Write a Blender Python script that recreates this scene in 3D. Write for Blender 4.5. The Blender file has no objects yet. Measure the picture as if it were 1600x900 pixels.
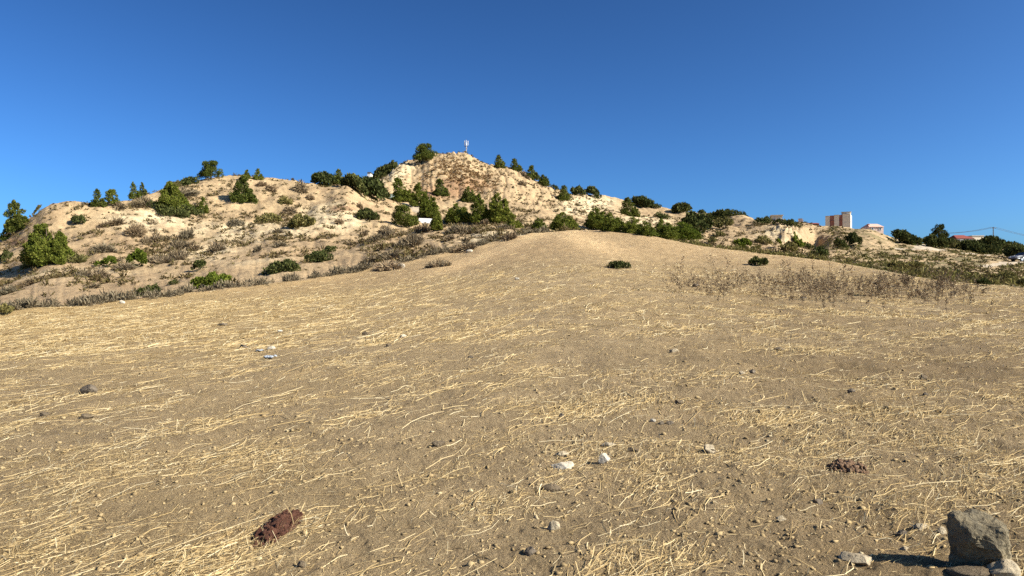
import bpy, math, random
import numpy as np
from mathutils import Vector

R = math.radians
F = 1142.0            # focal length of the photograph in its own pixels (1600 wide)
CAMZ = 1.6
RNG = np.random.default_rng(7)
random.seed(7)
scene = bpy.context.scene
col = scene.collection

# ------------------------------------------------------------------ helpers
def smooth(a, b, x):
    t = np.clip((x - a) / (b - a), 0, 1)
    return t * t * (3 - 2 * t)

_perm = np.random.default_rng(3).permutation(512)
def _hash(ix, iy, seed):
    return _perm[(_perm[(ix + seed * 37) & 511] + iy) & 511]
def noise(x, y, seed=0):
    x = np.asarray(x, float); y = np.asarray(y, float)
    ix = np.floor(x).astype(np.int64); iy = np.floor(y).astype(np.int64)
    fx = x - ix; fy = y - iy
    ux = fx * fx * fx * (fx * (fx * 6 - 15) + 10); uy = fy * fy * fy * (fy * (fy * 6 - 15) + 10)
    def g(ax, ay, dx, dy):
        a = _hash(ax, ay, seed) * (2 * math.pi / 512)
        return np.cos(a) * dx + np.sin(a) * dy
    n00 = g(ix, iy, fx, fy); n10 = g(ix + 1, iy, fx - 1, fy)
    n01 = g(ix, iy + 1, fx, fy - 1); n11 = g(ix + 1, iy + 1, fx - 1, fy - 1)
    a = n00 + ux * (n10 - n00); b = n01 + ux * (n11 - n01)
    return (a + uy * (b - a)) * 1.5
def fbm(x, y, octaves=4, seed=0):
    t = 0; amp = 1; s = 0
    for k in range(octaves):
        t = t + amp * noise(x * 2 ** k, y * 2 ** k, seed + k); s += amp; amp *= 0.5
    return t / s

def pchip(xk, yk, x):
    xk = np.asarray(xk, float); yk = np.asarray(yk, float)
    h = np.diff(xk); d = np.diff(yk) / h
    m = np.zeros(len(xk))
    for i in range(1, len(xk) - 1):
        if d[i - 1] * d[i] > 0:
            w1 = 2 * h[i] + h[i - 1]; w2 = h[i] + 2 * h[i - 1]
            m[i] = (w1 + w2) / (w1 / d[i - 1] + w2 / d[i])
    m[0] = d[0]; m[-1] = d[-1]
    i = np.clip(np.searchsorted(xk, x) - 1, 0, len(xk) - 2)
    t = np.clip((x - xk[i]) / h[i], 0, 1)
    t2 = t * t; t3 = t2 * t
    return ((2 * t3 - 3 * t2 + 1) * yk[i] + (t3 - 2 * t2 + t) * h[i] * m[i]
            + (-2 * t3 + 3 * t2) * yk[i + 1] + (t3 - t2) * h[i] * m[i + 1])

def make_mesh(name, verts, faces, mats, parent=None, smooth_shade=False, mat_index=None, attr=None):
    """verts (n,3); faces (m,k) of one size; one mesh object."""
    verts = np.asarray(verts, np.float32); faces = np.asarray(faces, np.int32)
    me = bpy.data.meshes.new(name)
    m, k = faces.shape
    me.vertices.add(len(verts)); me.vertices.foreach_set('co', verts.ravel())
    me.loops.add(m * k); me.loops.foreach_set('vertex_index', faces.ravel())
    me.polygons.add(m)
    me.polygons.foreach_set('loop_start', np.arange(0, m * k, k, dtype=np.int32))
    me.polygons.foreach_set('loop_total', np.full(m, k, np.int32))
    if smooth_shade:
        me.polygons.foreach_set('use_smooth', np.ones(m, bool))
    for mt in (mats if isinstance(mats, (list, tuple)) else [mats]):
        me.materials.append(mt)
    if mat_index is not None:
        me.polygons.foreach_set('material_index', np.asarray(mat_index, np.int32))
    if attr is not None:
        a = me.color_attributes.new('tint', 'FLOAT_COLOR', 'POINT')
        c = np.ones((len(verts), 4), np.float32); c[:, :3] = attr
        a.data.foreach_set('color', c.ravel())
    me.update(calc_edges=True); me.validate()
    o = bpy.data.objects.new(name, me); col.objects.link(o)
    if parent: o.parent = parent
    return o

class MB:
    """collects simple closed shapes into one mesh (quads and triangles mixed)"""
    def __init__(s): s.v = []; s.f = []
    def box(s, c, d, rz=0.0, taper=1.0):
        n = len(s.v); cx, cy, cz = c; dx, dy, dz = d[0] / 2, d[1] / 2, d[2] / 2
        for z, k in ((-dz, 1.0), (dz, taper)):
            for x, y in ((-dx, -dy), (dx, -dy), (dx, dy), (-dx, dy)):
                x *= k; y *= k
                s.v.append((cx + x * math.cos(rz) - y * math.sin(rz), cy + x * math.sin(rz) + y * math.cos(rz), cz + z))
        for q in ((0, 3, 2, 1), (4, 5, 6, 7), (0, 1, 5, 4), (1, 2, 6, 5), (2, 3, 7, 6), (3, 0, 4, 7)):
            s.f.append(tuple(n + i for i in q))
        return s
    def tube(s, pts, rads, seg=8):
        n0 = len(s.v)
        for i, p in enumerate(pts):
            p = Vector(p)
            a = Vector(pts[max(i - 1, 0)]); b = Vector(pts[min(i + 1, len(pts) - 1)])
            t = (b - a).normalized()
            u = t.cross(Vector((0, 0, 1)) if abs(t.z) < 0.9 else Vector((1, 0, 0))).normalized(); w = t.cross(u)
            r = rads[i] if isinstance(rads, (list, tuple)) else rads
            for k in range(seg):
                an = 2 * math.pi * k / seg
                q = p + u * (r * math.cos(an)) + w * (r * math.sin(an)); s.v.append(tuple(q))
        for i in range(len(pts) - 1):
            for k in range(seg):
                a = n0 + i * seg + k; b = n0 + i * seg + (k + 1) % seg
                s.f.append((a, b, b + seg, a + seg))
        s.f.append(tuple(n0 + k for k in range(seg))[::-1])
        e = n0 + (len(pts) - 1) * seg
        s.f.append(tuple(e + k for k in range(seg)))
        return s
    def poly(s, verts, faces):
        n = len(s.v); s.v += [tuple(v) for v in verts]; s.f += [tuple(n + i for i in f) for f in faces]
        return s
    def build(s, name, mat, parent=None, bevel=0.0, smooth_shade=False):
        me = bpy.data.meshes.new(name); me.from_pydata(s.v, [], s.f); me.materials.append(mat); me.update()
        if smooth_shade:
            for p in me.polygons: p.use_smooth = True
        o = bpy.data.objects.new(name, me); col.objects.link(o)
        if parent: o.parent = parent
        if bevel:
            b = o.modifiers.new('edge', 'BEVEL'); b.width = bevel; b.segments = 2
        return o

def tag(o, label=None, cat=None, group=None, kind=None):
    if label: o['label'] = label
    if cat: o['category'] = cat
    if group: o['group'] = group
    if kind: o['kind'] = kind
    return o
def empty(name, loc, rz=0):
    o = bpy.data.objects.new(name, None); col.objects.link(o)
    o.location = loc; o.rotation_euler = (0, 0, rz); o.empty_display_size = 0.2
    return o

# ------------------------------------------------------------------ materials
def new_mat(name):
    m = bpy.data.materials.new(name); m.use_nodes = True
    nt = m.node_tree; nt.nodes.clear()
    return m, nt, nt.nodes.new('ShaderNodeOutputMaterial')
def N(nt, typ, **kw):
    n = nt.nodes.new(typ)
    for k, v in kw.items(): setattr(n, k, v)
    return n
def L(nt, a, b): nt.links.new(a, b)
def noise_node(nt, scale, detail=4, rough=0.55, vec=None):
    n = N(nt, 'ShaderNodeTexNoise'); n.inputs['Scale'].default_value = scale
    n.inputs['Detail'].default_value = detail; n.inputs['Roughness'].default_value = rough
    if vec is not None: L(nt, vec, n.inputs['Vector'])
    return n
KA = 0.78     # all painted and natural colours, brought to real-world reflectance
def dim(c): return tuple(x * KA for x in c)
def ramp(nt, fac, stops):
    r = N(nt, 'ShaderNodeValToRGB'); e = r.color_ramp.elements
    while len(e) < len(stops): e.new(0.5)
    for el, (p, c) in zip(e, stops): el.position = p; el.color = (*c, 1)
    L(nt, fac, r.inputs[0]); return r
def mul(nt, a, b, fac=1.0):
    m = N(nt, 'ShaderNodeMix', data_type='RGBA', blend_type='MULTIPLY'); m.inputs[0].default_value = fac
    L(nt, a, m.inputs[6]); L(nt, b, m.inputs[7]); return m.outputs[2]

def ground_mat(name, fine, bump_scale, bump_dist, grain=(0.72, 1.22), mid=1.0):
    m, nt, out = new_mat(name)
    at = N(nt, 'ShaderNodeAttribute', attribute_name='tint')
    geo = N(nt, 'ShaderNodeNewGeometry'); pos = geo.outputs['Position']
    n1 = noise_node(nt, fine, 5, 0.7, pos); n2 = noise_node(nt, mid, 4, 0.6, pos)
    r1 = ramp(nt, n1.outputs[0], [(0.28, (grain[0],) * 3), (0.72, (grain[1], grain[1] * 0.99, grain[1] * 0.97))])
    r2 = ramp(nt, n2.outputs[0], [(0.3, (0.86, 0.85, 0.84)), (0.7, (1.1, 1.09, 1.07))])
    c = mul(nt, mul(nt, at.outputs['Color'], r1.outputs[0]), r2.outputs[0])
    p = N(nt, 'ShaderNodeBsdfPrincipled'); p.inputs['Roughness'].default_value = 0.95
    p.inputs['Specular IOR Level'].default_value = 0.15
    L(nt, c, p.inputs['Base Color'])
    nb = noise_node(nt, bump_scale, 6, 0.7, pos)
    b = N(nt, 'ShaderNodeBump'); b.inputs['Distance'].default_value = bump_dist; b.inputs['Strength'].default_value = 1.0
    L(nt, nb.outputs[0], b.inputs['Height']); L(nt, b.outputs[0], p.inputs['Normal'])
    L(nt, p.outputs[0], out.inputs[0]); return m

def plant_mat(name, stops, trans=0.25, rough=0.8):
    m, nt, out = new_mat(name)
    geo = N(nt, 'ShaderNodeNewGeometry')
    r = ramp(nt, geo.outputs['Random Per Island'], [(p_, dim(c_)) for p_, c_ in stops])
    oi = N(nt, 'ShaderNodeObjectInfo')
    r2 = ramp(nt, oi.outputs['Random'], [(0, (0.82, 0.86, 0.8)), (1, (1.15, 1.1, 1.0))])
    c = mul(nt, r.outputs[0], r2.outputs[0])
    d = N(nt, 'ShaderNodeBsdfDiffuse'); L(nt, c, d.inputs[0])
    t = N(nt, 'ShaderNodeBsdfTranslucent'); L(nt, c, t.inputs[0])
    mx = N(nt, 'ShaderNodeMixShader'); mx.inputs[0].default_value = trans
    L(nt, d.outputs[0], mx.inputs[1]); L(nt, t.outputs[0], mx.inputs[2])
    L(nt, mx.outputs[0], out.inputs[0]); return m

def stone_mat(name, c1, c2, scale=9, bump=0.02):
    m, nt, out = new_mat(name)
    tc = N(nt, 'ShaderNodeTexCoord')
    n = noise_node(nt, scale, 6, 0.65, tc.outputs['Object'])
    r = ramp(nt, n.outputs[0], [(0.3, dim(c1)), (0.62, dim(c2))])
    n3 = noise_node(nt, scale * 5, 4, 0.7, tc.outputs['Object'])
    r3 = ramp(nt, n3.outputs[0], [(0.3, (0.75,) * 3), (0.7, (1.15,) * 3)])
    p = N(nt, 'ShaderNodeBsdfPrincipled'); p.inputs['Roughness'].default_value = 0.9
    p.inputs['Specular IOR Level'].default_value = 0.2
    L(nt, mul(nt, r.outputs[0], r3.outputs[0]), p.inputs['Base Color'])
    b = N(nt, 'ShaderNodeBump'); b.inputs['Distance'].default_value = bump
    L(nt, noise_node(nt, scale * 4, 6, 0.7, tc.outputs['Object']).outputs[0], b.inputs['Height']); L(nt, b.outputs[0], p.inputs['Normal'])
    L(nt, p.outputs[0], out.inputs[0]); return m

def plain_mat(name, c, rough=0.7, metal=0.0, scale=2.0, var=0.12, spec=0.3):
    m, nt, out = new_mat(name)
    tc = N(nt, 'ShaderNodeTexCoord')
    n = noise_node(nt, scale, 5, 0.65, tc.outputs['Object'])
    lo = tuple(x * (1 - var) for x in c); hi = tuple(min(1, x * (1 + var)) for x in c)
    r = ramp(nt, n.outputs[0], [(0.3, dim(lo)), (0.7, dim(hi))])
    p = N(nt, 'ShaderNodeBsdfPrincipled'); p.inputs['Roughness'].default_value = rough
    p.inputs['Metallic'].default_value = metal; p.inputs['Specular IOR Level'].default_value = spec
    L(nt, r.outputs[0], p.inputs['Base Color']); L(nt, p.outputs[0], out.inputs[0]); return m

M_field = ground_mat('field_soil', 60, 55, 0.06, (0.62, 1.3), 1.3)
M_hill = ground_mat('marl_slope', 1.6, 1.3, 0.22, (0.74, 1.2), 0.22)
M_road = ground_mat('dusty_track', 2.0, 3.0, 0.05, (0.88, 1.08), 0.3)
M_straw = plant_mat('straw', [(0.0, (0.42, 0.30, 0.16)), (0.4, (0.67, 0.49, 0.255)), (0.8, (0.83, 0.65, 0.385)), (1.0, (0.93, 0.80, 0.57))], 0.2)
M_clod = plant_mat('clod', [(0.0, (0.30, 0.22, 0.125)), (0.5, (0.40, 0.295, 0.168)), (0.97, (0.47, 0.355, 0.205)), (1.0, (0.58, 0.48, 0.32))], 0.0)
M_pine = plant_mat('pine_needles', [(0.0, (0.06, 0.085, 0.014)), (0.35, (0.15, 0.178, 0.034)), (0.75, (0.23, 0.255, 0.05)), (1.0, (0.33, 0.335, 0.085))], 0.3)
M_pine_dark = plant_mat('dark_needles', [(0.0, (0.045, 0.062, 0.016)), (0.5, (0.12, 0.145, 0.033)), (1.0, (0.24, 0.25, 0.065))], 0.2)
M_shrub = plant_mat('mastic_leaves', [(0.0, (0.034, 0.044, 0.016)), (0.5, (0.082, 0.096, 0.034)), (1.0, (0.155, 0.155, 0.056))], 0.15)
M_olive = plant_mat('olive_leaves', [(0.0, (0.10, 0.095, 0.035)), (0.5, (0.19, 0.17, 0.06)), (1.0, (0.32, 0.27, 0.12))], 0.2)
M_bright = plant_mat('bright_leaves', [(0.0, (0.07, 0.10, 0.016)), (0.5, (0.15, 0.19, 0.03)), (1.0, (0.24, 0.26, 0.05))], 0.3)
M_dry = plant_mat('dry_twigs', [(0.0, (0.13, 0.092, 0.06)), (0.5, (0.24, 0.175, 0.11)), (1.0, (0.38, 0.29, 0.19))], 0.15)
M_drygrey = plant_mat('grey_twigs', [(0.0, (0.125, 0.10, 0.07)), (0.5, (0.23, 0.18, 0.12)), (1.0, (0.37, 0.30, 0.21))], 0.15)
M_tuft = plant_mat('slope_tufts', [(0.0, (0.085, 0.06, 0.032)), (0.5, (0.16, 0.12, 0.062)), (0.8, (0.13, 0.12, 0.045)), (1.0, (0.30, 0.225, 0.13))], 0.15)
M_redgrass = plant_mat('red_dry_grass', [(0.0, (0.22, 0.12, 0.06)), (0.6, (0.34, 0.20, 0.10)), (1.0, (0.45, 0.31, 0.17))], 0.15)
M_weed = plant_mat('weed_stalks', [(0.0, (0.20, 0.135, 0.09)), (0.5, (0.38, 0.275, 0.18)), (1.0, (0.60, 0.47, 0.32))], 0.1)
M_bark = plain_mat('bark', (0.12, 0.085, 0.06), 0.95, 0, 6, 0.35)

# ------------------------------------------------------------------ terrain
# one row per bearing: photo column, then (depth, photo row) along that bearing, from the field's edge to the ridge and beyond it
COLS = [
 (-160,(34,505),(45,498),(60,475),(80,452),(95,430),(110,412),(140,420)),
 (0,  (36,497),(44,489),(60,464),(80,438),(96,402),(110,372),(135,392)),
 (50, (37,490),(46,480),(62,452),(80,424),(95,395),(108,340),(130,362)),
 (80, (38,487),(47,475),(62,447),(82,415),(97,374),(109,325),(130,345)),
 (130,(39,482),(49,468),(64,444),(84,407),(100,360),(113,321),(135,340)),
 (200,(41,475),(52,460),(68,436),(86,400),(106,348),(120,317),(145,335)),
 (270,(43,467),(56,450),(72,425),(92,390),(113,342),(131,295),(155,312)),
 (350,(46,457),(58,438),(74,413),(95,380),(116,342),(140,278),(165,292)),
 (450,(50,445),(60,426),(77,402),(98,368),(120,340),(146,281),(170,298)),
 (500,(52,438),(62,420),(80,396),(102,362),(124,328),(148,289),(172,300)),
 (540,(54,432),(64,415),(80,392),(104,358),(122,326),(143,291),(175,300)),
 (570,(55,427),(66,408),(82,385),(106,356),(132,325),(152,300),(182,290)),
 (600,(56,421),(66,404),(82,380),(108,356),(145,318),(186,278),(225,280)),
 (625,(57,416),(66,400),(84,376),(110,357),(155,316),(208,257),(245,275)),
 (650,(58,410),(68,394),(86,370),(112,356),(160,315),(220,247),(250,262)),
 (680,(60,402),(70,386),(88,366),(116,354),(162,312),(222,238),(252,252)),
 (725,(62,393),(71,377),(90,362),(120,352),(165,312),(222,239),(252,252)),
 (745,(62,389),(71,374),(90,361),(120,352),(166,312),(222,249),(252,262)),
 (765,(63,384),(72,371),(90,359),(120,352),(166,312),(222,256),(252,268)),
 (800,(64,375),(73,366),(92,357),(122,350),(168,314),(222,262),(252,274)),
 (850,(66,365),(74,363),(95,357),(128,347),(175,318),(218,288),(250,302)),
 (900,(67,360),(76,364),(100,360),(135,348),(185,322),(235,303),(265,318)),
 (950,(67,362),(78,370),(108,362),(145,347),(198,326),(245,310),(275,322)),
 (1000,(66,367),(77,378),(108,368),(148,354),(198,336),(240,319),(270,332)),
 (1050,(63,377),(75,387),(106,376),(148,361),(198,342),(236,328),(262,340)),
 (1100,(60,386),(72,394),(104,382),(148,363),(190,344),(222,336),(250,348)),
 (1140,(58,391),(70,399),(102,386),(142,368),(178,346),(198,335),(225,348)),
 (1200,(55,398),(67,404),(100,389),(131,374),(142,361),(174,348),(215,353)),
 (1222,(54,400),(66,405),(97,391),(129,378),(136,359),(162,350),(210,353)),
 (1250,(52,403),(65,407),(97,394),(134,385),(141,358),(157,351),(210,353)),
 (1275,(51,406),(64,408),(95,395),(139,388),(151,365),(162,357),(212,358)),
 (1300,(50,409),(63,410),(94,396),(124,380),(144,364),(158,360),(215,360)),
 (1350,(46,418),(59,418),(88,405),(118,388),(138,368),(152,360),(190,366)),
 (1400,(42,427),(54,425),(84,411),(116,395),(138,384),(156,375),(200,378)),
 (1450,(39,436),(51,433),(80,416),(113,399),(138,388),(165,383),(210,386)),
 (1500,(36,442),(48,439),(76,422),(108,404),(138,395),(172,389),(215,388)),
 (1600,(34,449),(46,446),(72,432),(98,416),(125,406),(160,398),(210,392)),
 (1760,(34,452),(46,449),(72,437),(102,421),(130,410),(165,402),(215,396)),
]
CU = np.array([c[0] for c in COLS], float)
UG = np.linspace(-160, 1760, 961)
CT = [(pchip(CU, [c[i + 1][0] for c in COLS], UG), pchip(CU, [c[i + 1][1] for c in COLS], UG)) for i in range(7)]
EDGE_Y = CT[0][0]
LY = np.linspace(math.log(0.2), math.log(2500), 1500)
YG = np.exp(LY)
ZT = np.zeros((len(UG), len(YG)))
for i, u in enumerate(UG):
    ye, ve = CT[0][0][i], CT[0][1][i]
    ze = CAMZ + ye * (450 - ve) / F
    # field: nearly flat at the camera, rising towards its edge
    ky = [0.0, 3.0, 0.32 * ye, 0.62 * ye, ye]; kz = [0, 0, ze * 0.14, ze * 0.48, ze]
    for j in range(1, 7):
        ky.append(CT[j][0][i]); kz.append(CAMZ + CT[j][0][i] * (450 - CT[j][1][i]) / F)
    yl, zl = ky[-1], kz[-1]
    ky += [yl + 120, yl + 500, 2600]; kz += [zl - 2, zl - 22, zl - 60]
    ZT[i] = pchip(ky, kz, np.clip(YG, 0, 2600))

def polar(x, y):
    """bearing and depth in the terrain table; bearings past 40 deg keep the last profile"""
    th = np.arctan2(x, y); r = np.hypot(x, y)
    thc = np.clip(th, -R(40), R(40))
    return th, r, 800 + F * np.tan(thc), r * np.cos(thc)
def edge_of(x, y):
    th, r, u, d = polar(x, y)
    return d - np.interp(u, UG, EDGE_Y), u, d
def base_height(x, y):
    th, r, u, d = polar(x, y)
    fu = np.clip((u - UG[0]) / (UG[1] - UG[0]), 0, len(UG) - 1.001)
    fy = np.clip((np.log(np.maximum(d, 0.2)) - LY[0]) / (LY[1] - LY[0]), 0, len(LY) - 1.001)
    iu = fu.astype(int); iy = fy.astype(int); a = fu - iu; b = fy - iy
    z = (ZT[iu, iy] * (1 - a) * (1 - b) + ZT[iu + 1, iy] * a * (1 - b) + ZT[iu, iy + 1] * (1 - a) * b + ZT[iu + 1, iy + 1] * a * b)
    w = smooth(R(50), R(120), np.abs(th))
    return z * (1 - w) + (-0.02 * r) * w
def height(x, y):
    x = np.asarray(x, float); y = np.asarray(y, float)
    e, u, d = edge_of(x, y)
    z = base_height(x, y)
    hill = smooth(-0.5, 9, e)
    fld = 1 - smooth(-2, 1, e)
    near = smooth(26, 8, d)
    # field: soft tilth, plough furrows that have weathered away, clods near the camera
    z = z + fld * (0.07 * fbm(x * 0.45, y * 0.45, 3, 11) * smooth(2, 8, d) + (0.03 + 0.03 * smooth(-1, 4, x)) * fbm(x * 1.9, y * 2.6, 4, 21)
                   + near * (0.022 * fbm(x * 8, y * 8, 3, 31) + 0.0035 * noise(x * 31, y * 31, 41)))
    z = z + (1 - fld) * 0.05 * fbm(x * 1.6, y * 1.6, 3, 23)
    # slopes: humps, runnels that follow the fall line
    far = smooth(30, 120, d)
    amp = hill * (0.35 + 0.65 * far)
    right = smooth(1290, 1420, u)
    amp = amp * (1 - 0.55 * right)
    bear = u * 0.12
    gul = noise(bear * 0.42 + 0.6 * noise(bear * 0.3, d * 0.05, 5), d * 0.018, 6)
    gul2 = noise(bear * 1.3 + 0.8 * noise(bear * 0.5, d * 0.09, 8), d * 0.03, 9)
    steep = smooth(560, 620, u) * (1 - smooth(900, 960, u)) * smooth(150, 180, d)
    cliff = smooth(1195, 1215, u) * (1 - smooth(1275, 1300, u)) * smooth(126, 132, d) * (1 - smooth(144, 150, d))
    z = z + amp * (0.95 * fbm(x * 0.085, y * 0.085, 3, 51) + 0.7 * fbm(x * 0.28, y * 0.28, 4, 61) + 0.08 * fbm(x * 1.1, y * 1.1, 2, 71))
    z = z - amp * (0.12 + 0.42 * steep) * (1 - np.abs(gul) * 2.2).clip(0, 1) ** 2 * 0.8
    gul3 = noise(bear * 3.1 + 0.5 * noise(bear, d * 0.1, 12), d * 0.02, 13)
    z = z - amp * 0.30 * steep * smooth(190, 214, d) * (1 - np.abs(gul3) * 2.4).clip(0, 1)
    z = z - amp * (0.03 + 0.22 * steep + 0.4 * cliff) * (1 - np.abs(gul2) * 2.2).clip(0, 1)
    # low bank along the left edge of the field
    bank = smooth(-2.2, 0.3, e) * (1 - smooth(0.6, 3.0, e)) * (1 - smooth(820, 880, u))
    z = z + 0.22 * bank * (1 + 0.6 * noise(x * 0.5, y * 0.5, 81))
    return z
def H(x, y): return float(height(np.array([x]), np.array([y]))[0])

_dd = np.concatenate([np.arange(2.5, 12, 0.02), np.arange(12, 80, 0.1), np.arange(80, 330, 0.3)])
def ground_at(u, v):
    """first point of the terrain seen in this direction, or the ridge below it"""
    s = (u - 800) / F
    z = height(s * _dd, _dd)
    vv = 450 - F * (z - CAMZ) / _dd
    hit = np.nonzero(vv <= v)[0]
    k = hit[0] if len(hit) else int(np.argmin(vv))
    return s * _dd[k], _dd[k], z[k]

# --- ground sheet: rings round the camera, dense where the photograph looks
th_in = np.linspace(-R(39.5), R(39.5), 880)
th_out = np.concatenate([np.linspace(R(39.5), R(180), 90)[1:], np.linspace(-R(180), -R(39.5), 90)[1:-1]])
TH = np.concatenate([th_in, th_out])
rr = [0.0, 0.6, 1.2, 1.8, 2.3, 2.8, 3.2]
while rr[-1] < 85:
    r = rr[-1]; rr.append(r + max(0.016, min(r * r / 1300, 0.0075 * r)))
while rr[-1] < 290: rr.append(rr[-1] + 0.5)
rr += [310, 340, 390, 460, 560, 700, 900, 1200, 1600, 2100]
RR = np.array(rr); NR = len(RR); NT = len(TH)
TT, RG = np.meshgrid(TH, RR, indexing='ij')
X = RG * np.sin(TT); Y = RG * np.cos(TT)
Z = height(X, Y)

def hill_colour(x, y):
    e, u, d = edge_of(x, y)
    n1 = fbm(x * 0.06, y * 0.06, 4, 101); n2 = fbm(x * 0.22, y * 0.22, 4, 111); n3 = fbm(x * 0.9, y * 0.9, 3, 121)
    tan = np.array([0.49, 0.36, 0.208]); pale = np.array([0.70, 0.57, 0.36]); brown = np.array([0.34, 0.235, 0.135])
    olive = np.array([0.21, 0.185, 0.085]); red = np.array([0.37, 0.225, 0.125]); grass = np.array([0.43, 0.31, 0.18])
    c = np.zeros(x.shape + (3,)) + tan
    def blend(c, k, w): return c * (1 - w[..., None]) + k * w[..., None]
    # scree and bare marl patches
    z = height(x, y); v = 450 - F * (z - CAMZ) / np.maximum(d, 1)
    def blob(uc, vc, ru, rv, soft=0.6):
        q = np.sqrt(((u - uc) / ru) ** 2 + ((v - vc) / rv) ** 2) + 0.45 * n2
        return 1 - smooth(1 - soft, 1 + soft * 0.4, q)
    fr = (d > 20) & (np.abs(np.arctan2(x, y)) < R(40))
    for b in ((400, 362, 130, 17), (520, 340, 60, 26), (90, 432, 120, 14), (230, 345, 70, 20), (790, 372, 70, 12), (610, 262, 40, 26),
              (920, 320, 50, 22), (1215, 366, 36, 18), (1000, 345, 60, 8), (330, 398, 100, 16)):
        c = blend(c, pale, 0.95 * blob(*b) * fr)
    low = (1 - smooth(90, 110, d)) * (1 - smooth(600, 700, u))
    c = blend(c, grass, low * smooth(-0.25, 0.25, n1 + 0.1) * 0.9)
    for b in ((720, 290, 60, 13), (690, 303, 60, 10), (30, 378, 25, 8), (540, 326, 30, 6)):
        c = blend(c, red, 0.85 * blob(*b) * fr)
    for b in ((240, 365, 70, 24), (190, 385, 60, 16), (120, 404, 90, 10), (450, 345, 60, 12), (360, 338, 60, 8)):
        c = blend(c, brown, 0.55 * blob(*b) * fr * smooth(-0.15, 0.2, n3))
    c = blend(c, brown, 0.55 * smooth(0.12, 0.4, n2) * smooth(0, 8, e))
    right = smooth(980, 1090, u) * (1 - smooth(1.0, 1.02, np.abs(np.arctan2(x, y)) / R(90)))
    c = blend(c, brown, right * 0.45 * smooth(-0.2, 0.3, n2))
    c = blend(c, olive, right * smooth(1280, 1380, u) * 0.8 * smooth(-0.1, 0.25, n2 + 0.3 * n3))
    c = blend(c, olive, right * 0.7 * (1 - smooth(12, 26, e)) * smooth(-0.3, 0.1, n3))
    c = c * (1 + 0.16 * n3[..., None])
    return c.clip(0.03, 0.75)
def field_colour(x, y):
    e, u, d = edge_of(x, y)
    n1 = fbm(x * 0.2, y * 0.2, 4, 131); n2 = fbm(x * 1.1, y * 1.1, 4, 141)
    soil = np.array([0.435, 0.325, 0.185]); gold = np.array([0.56, 0.40, 0.185]); warm = np.array([0.575, 0.405, 0.218]); dark = np.array([0.30, 0.215, 0.115])
    left = smooth(900, 100, u)
    w = smooth(9, 30, d) * (0.30 + 0.95 * left)
    far = smooth(33, 50, d)
    g = np.clip(w * 0.62 + 0.35 * n1 + 0.12 * left, 0, 0.88)
    c = soil * (1 - g[..., None]) + gold * g[..., None]
    fw = far * (0.75 + 0.2 * n1)
    c = c * (1 - fw[..., None]) + (warm * (1 - 0.5 * left[..., None]) + gold * 0.5 * left[..., None]) * fw[..., None]
    dk = smooth(800, 1500, u) * (1 - far) * (0.3 + 0.6 * smooth(-0.3, 0.3, n1))
    c = c * (1 - dk[..., None]) + dark * dk[..., None]
    # tracks worn pale towards the top of the rise
    tr = np.exp(-((u - 905 + 40 * noise(d * 0.1, d * 0 + 3.3, 2) + (d - 60) * 3.0) / 35) ** 2) * smooth(36, 52, d)
    tr += np.exp(-((u - 800 - (d - 58) * 8.0) / 45) ** 2) * smooth(36, 50, d)
    c = c * (1 - 0.07 * smooth(30, 44, d) + 0.44 * np.clip(tr, 0, 1))[..., None]
    c = c * (1 + 0.22 * n2[..., None])
    return c.clip(0.03, 0.75)

EDG, UU, DD = edge_of(X, Y)
VV = 450 - F * (Z - CAMZ) / np.maximum(DD, 1)
front = np.abs(TT) < R(39)
# dusty tracks on the right, drawn on the ground where they run
ROAD_SEGS = []
def near_line(pts, wid):
    m = np.zeros(X.shape, bool)
    P = [ground_at(*p)[:2] for p in pts]
    for (a, b) in zip(P[:-1], P[1:]):
        ROAD_SEGS.append((a, b, wid))
        ax, ay = a; bx, by = b; L2 = (bx - ax) ** 2 + (by - ay) ** 2
        t = np.clip(((X - ax) * (bx - ax) + (Y - ay) * (by - ay)) / L2, 0, 1)
        m |= np.hypot(X - ax - t * (bx - ax), Y - ay - t * (by - ay)) < wid * (1 + 0.3 * noise(X * 0.4, Y * 0.4, 91))
    return m
ROAD = (near_line([(1536, 417), (1566, 412), (1600, 408), (1660, 405)], 0.9)
        | near_line([(1404, 389), (1440, 389), (1478, 391), (1540, 399)], 0.7)
        | near_line([(1432, 380), (1445, 386), (1452, 389)], 2.0)
        | near_line([(632, 318), (648, 325), (668, 333)], 1.0)) & front
def on_road(x, y):
    m = np.zeros(np.shape(x), bool)
    for (a, b, wid) in ROAD_SEGS:
        ax, ay = a; bx, by = b
        t = np.clip(((x - ax) * (bx - ax) + (y - ay) * (by - ay)) / ((bx - ax) ** 2 + (by - ay) ** 2), 0, 1)
        m |= np.hypot(x - ax - t * (bx - ax), y - ay - t * (by - ay)) < wid + 0.5
    return m
FC = field_colour(X, Y); HC = hill_colour(X, Y)
RC = np.zeros_like(HC) + np.array([0.55, 0.46, 0.34])
VID = np.arange(NT * NR).reshape(NT, NR)
ti = np.arange(NT); tj = (ti + 1) % NT
q = np.stack([VID[ti][:, :-1], VID[ti][:, 1:], VID[tj][:, 1:], VID[tj][:, :-1]], -1)   # (NT, NR-1, 4)
fe = EDG[:, :-1] + 0.5 * noise(X[:, :-1] * 0.8, Y[:, :-1] * 0.8, 95)
is_field = fe < 0.0
is_road = ROAD[:, :-1] & ~is_field
V = np.stack([X, Y, Z], -1).reshape(-1, 3)
def cut(name, mask, colours, mat):
    f = q[mask]; ids, inv = np.unique(f, return_inverse=True)
    o = make_mesh(name, V[ids], inv.reshape(-1, 4)[:, ::-1], mat, smooth_shade=True, attr=KA * colours.reshape(-1, 3)[ids])
    return tag(o, kind='structure')
cut('field', is_field, FC, M_field)
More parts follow.
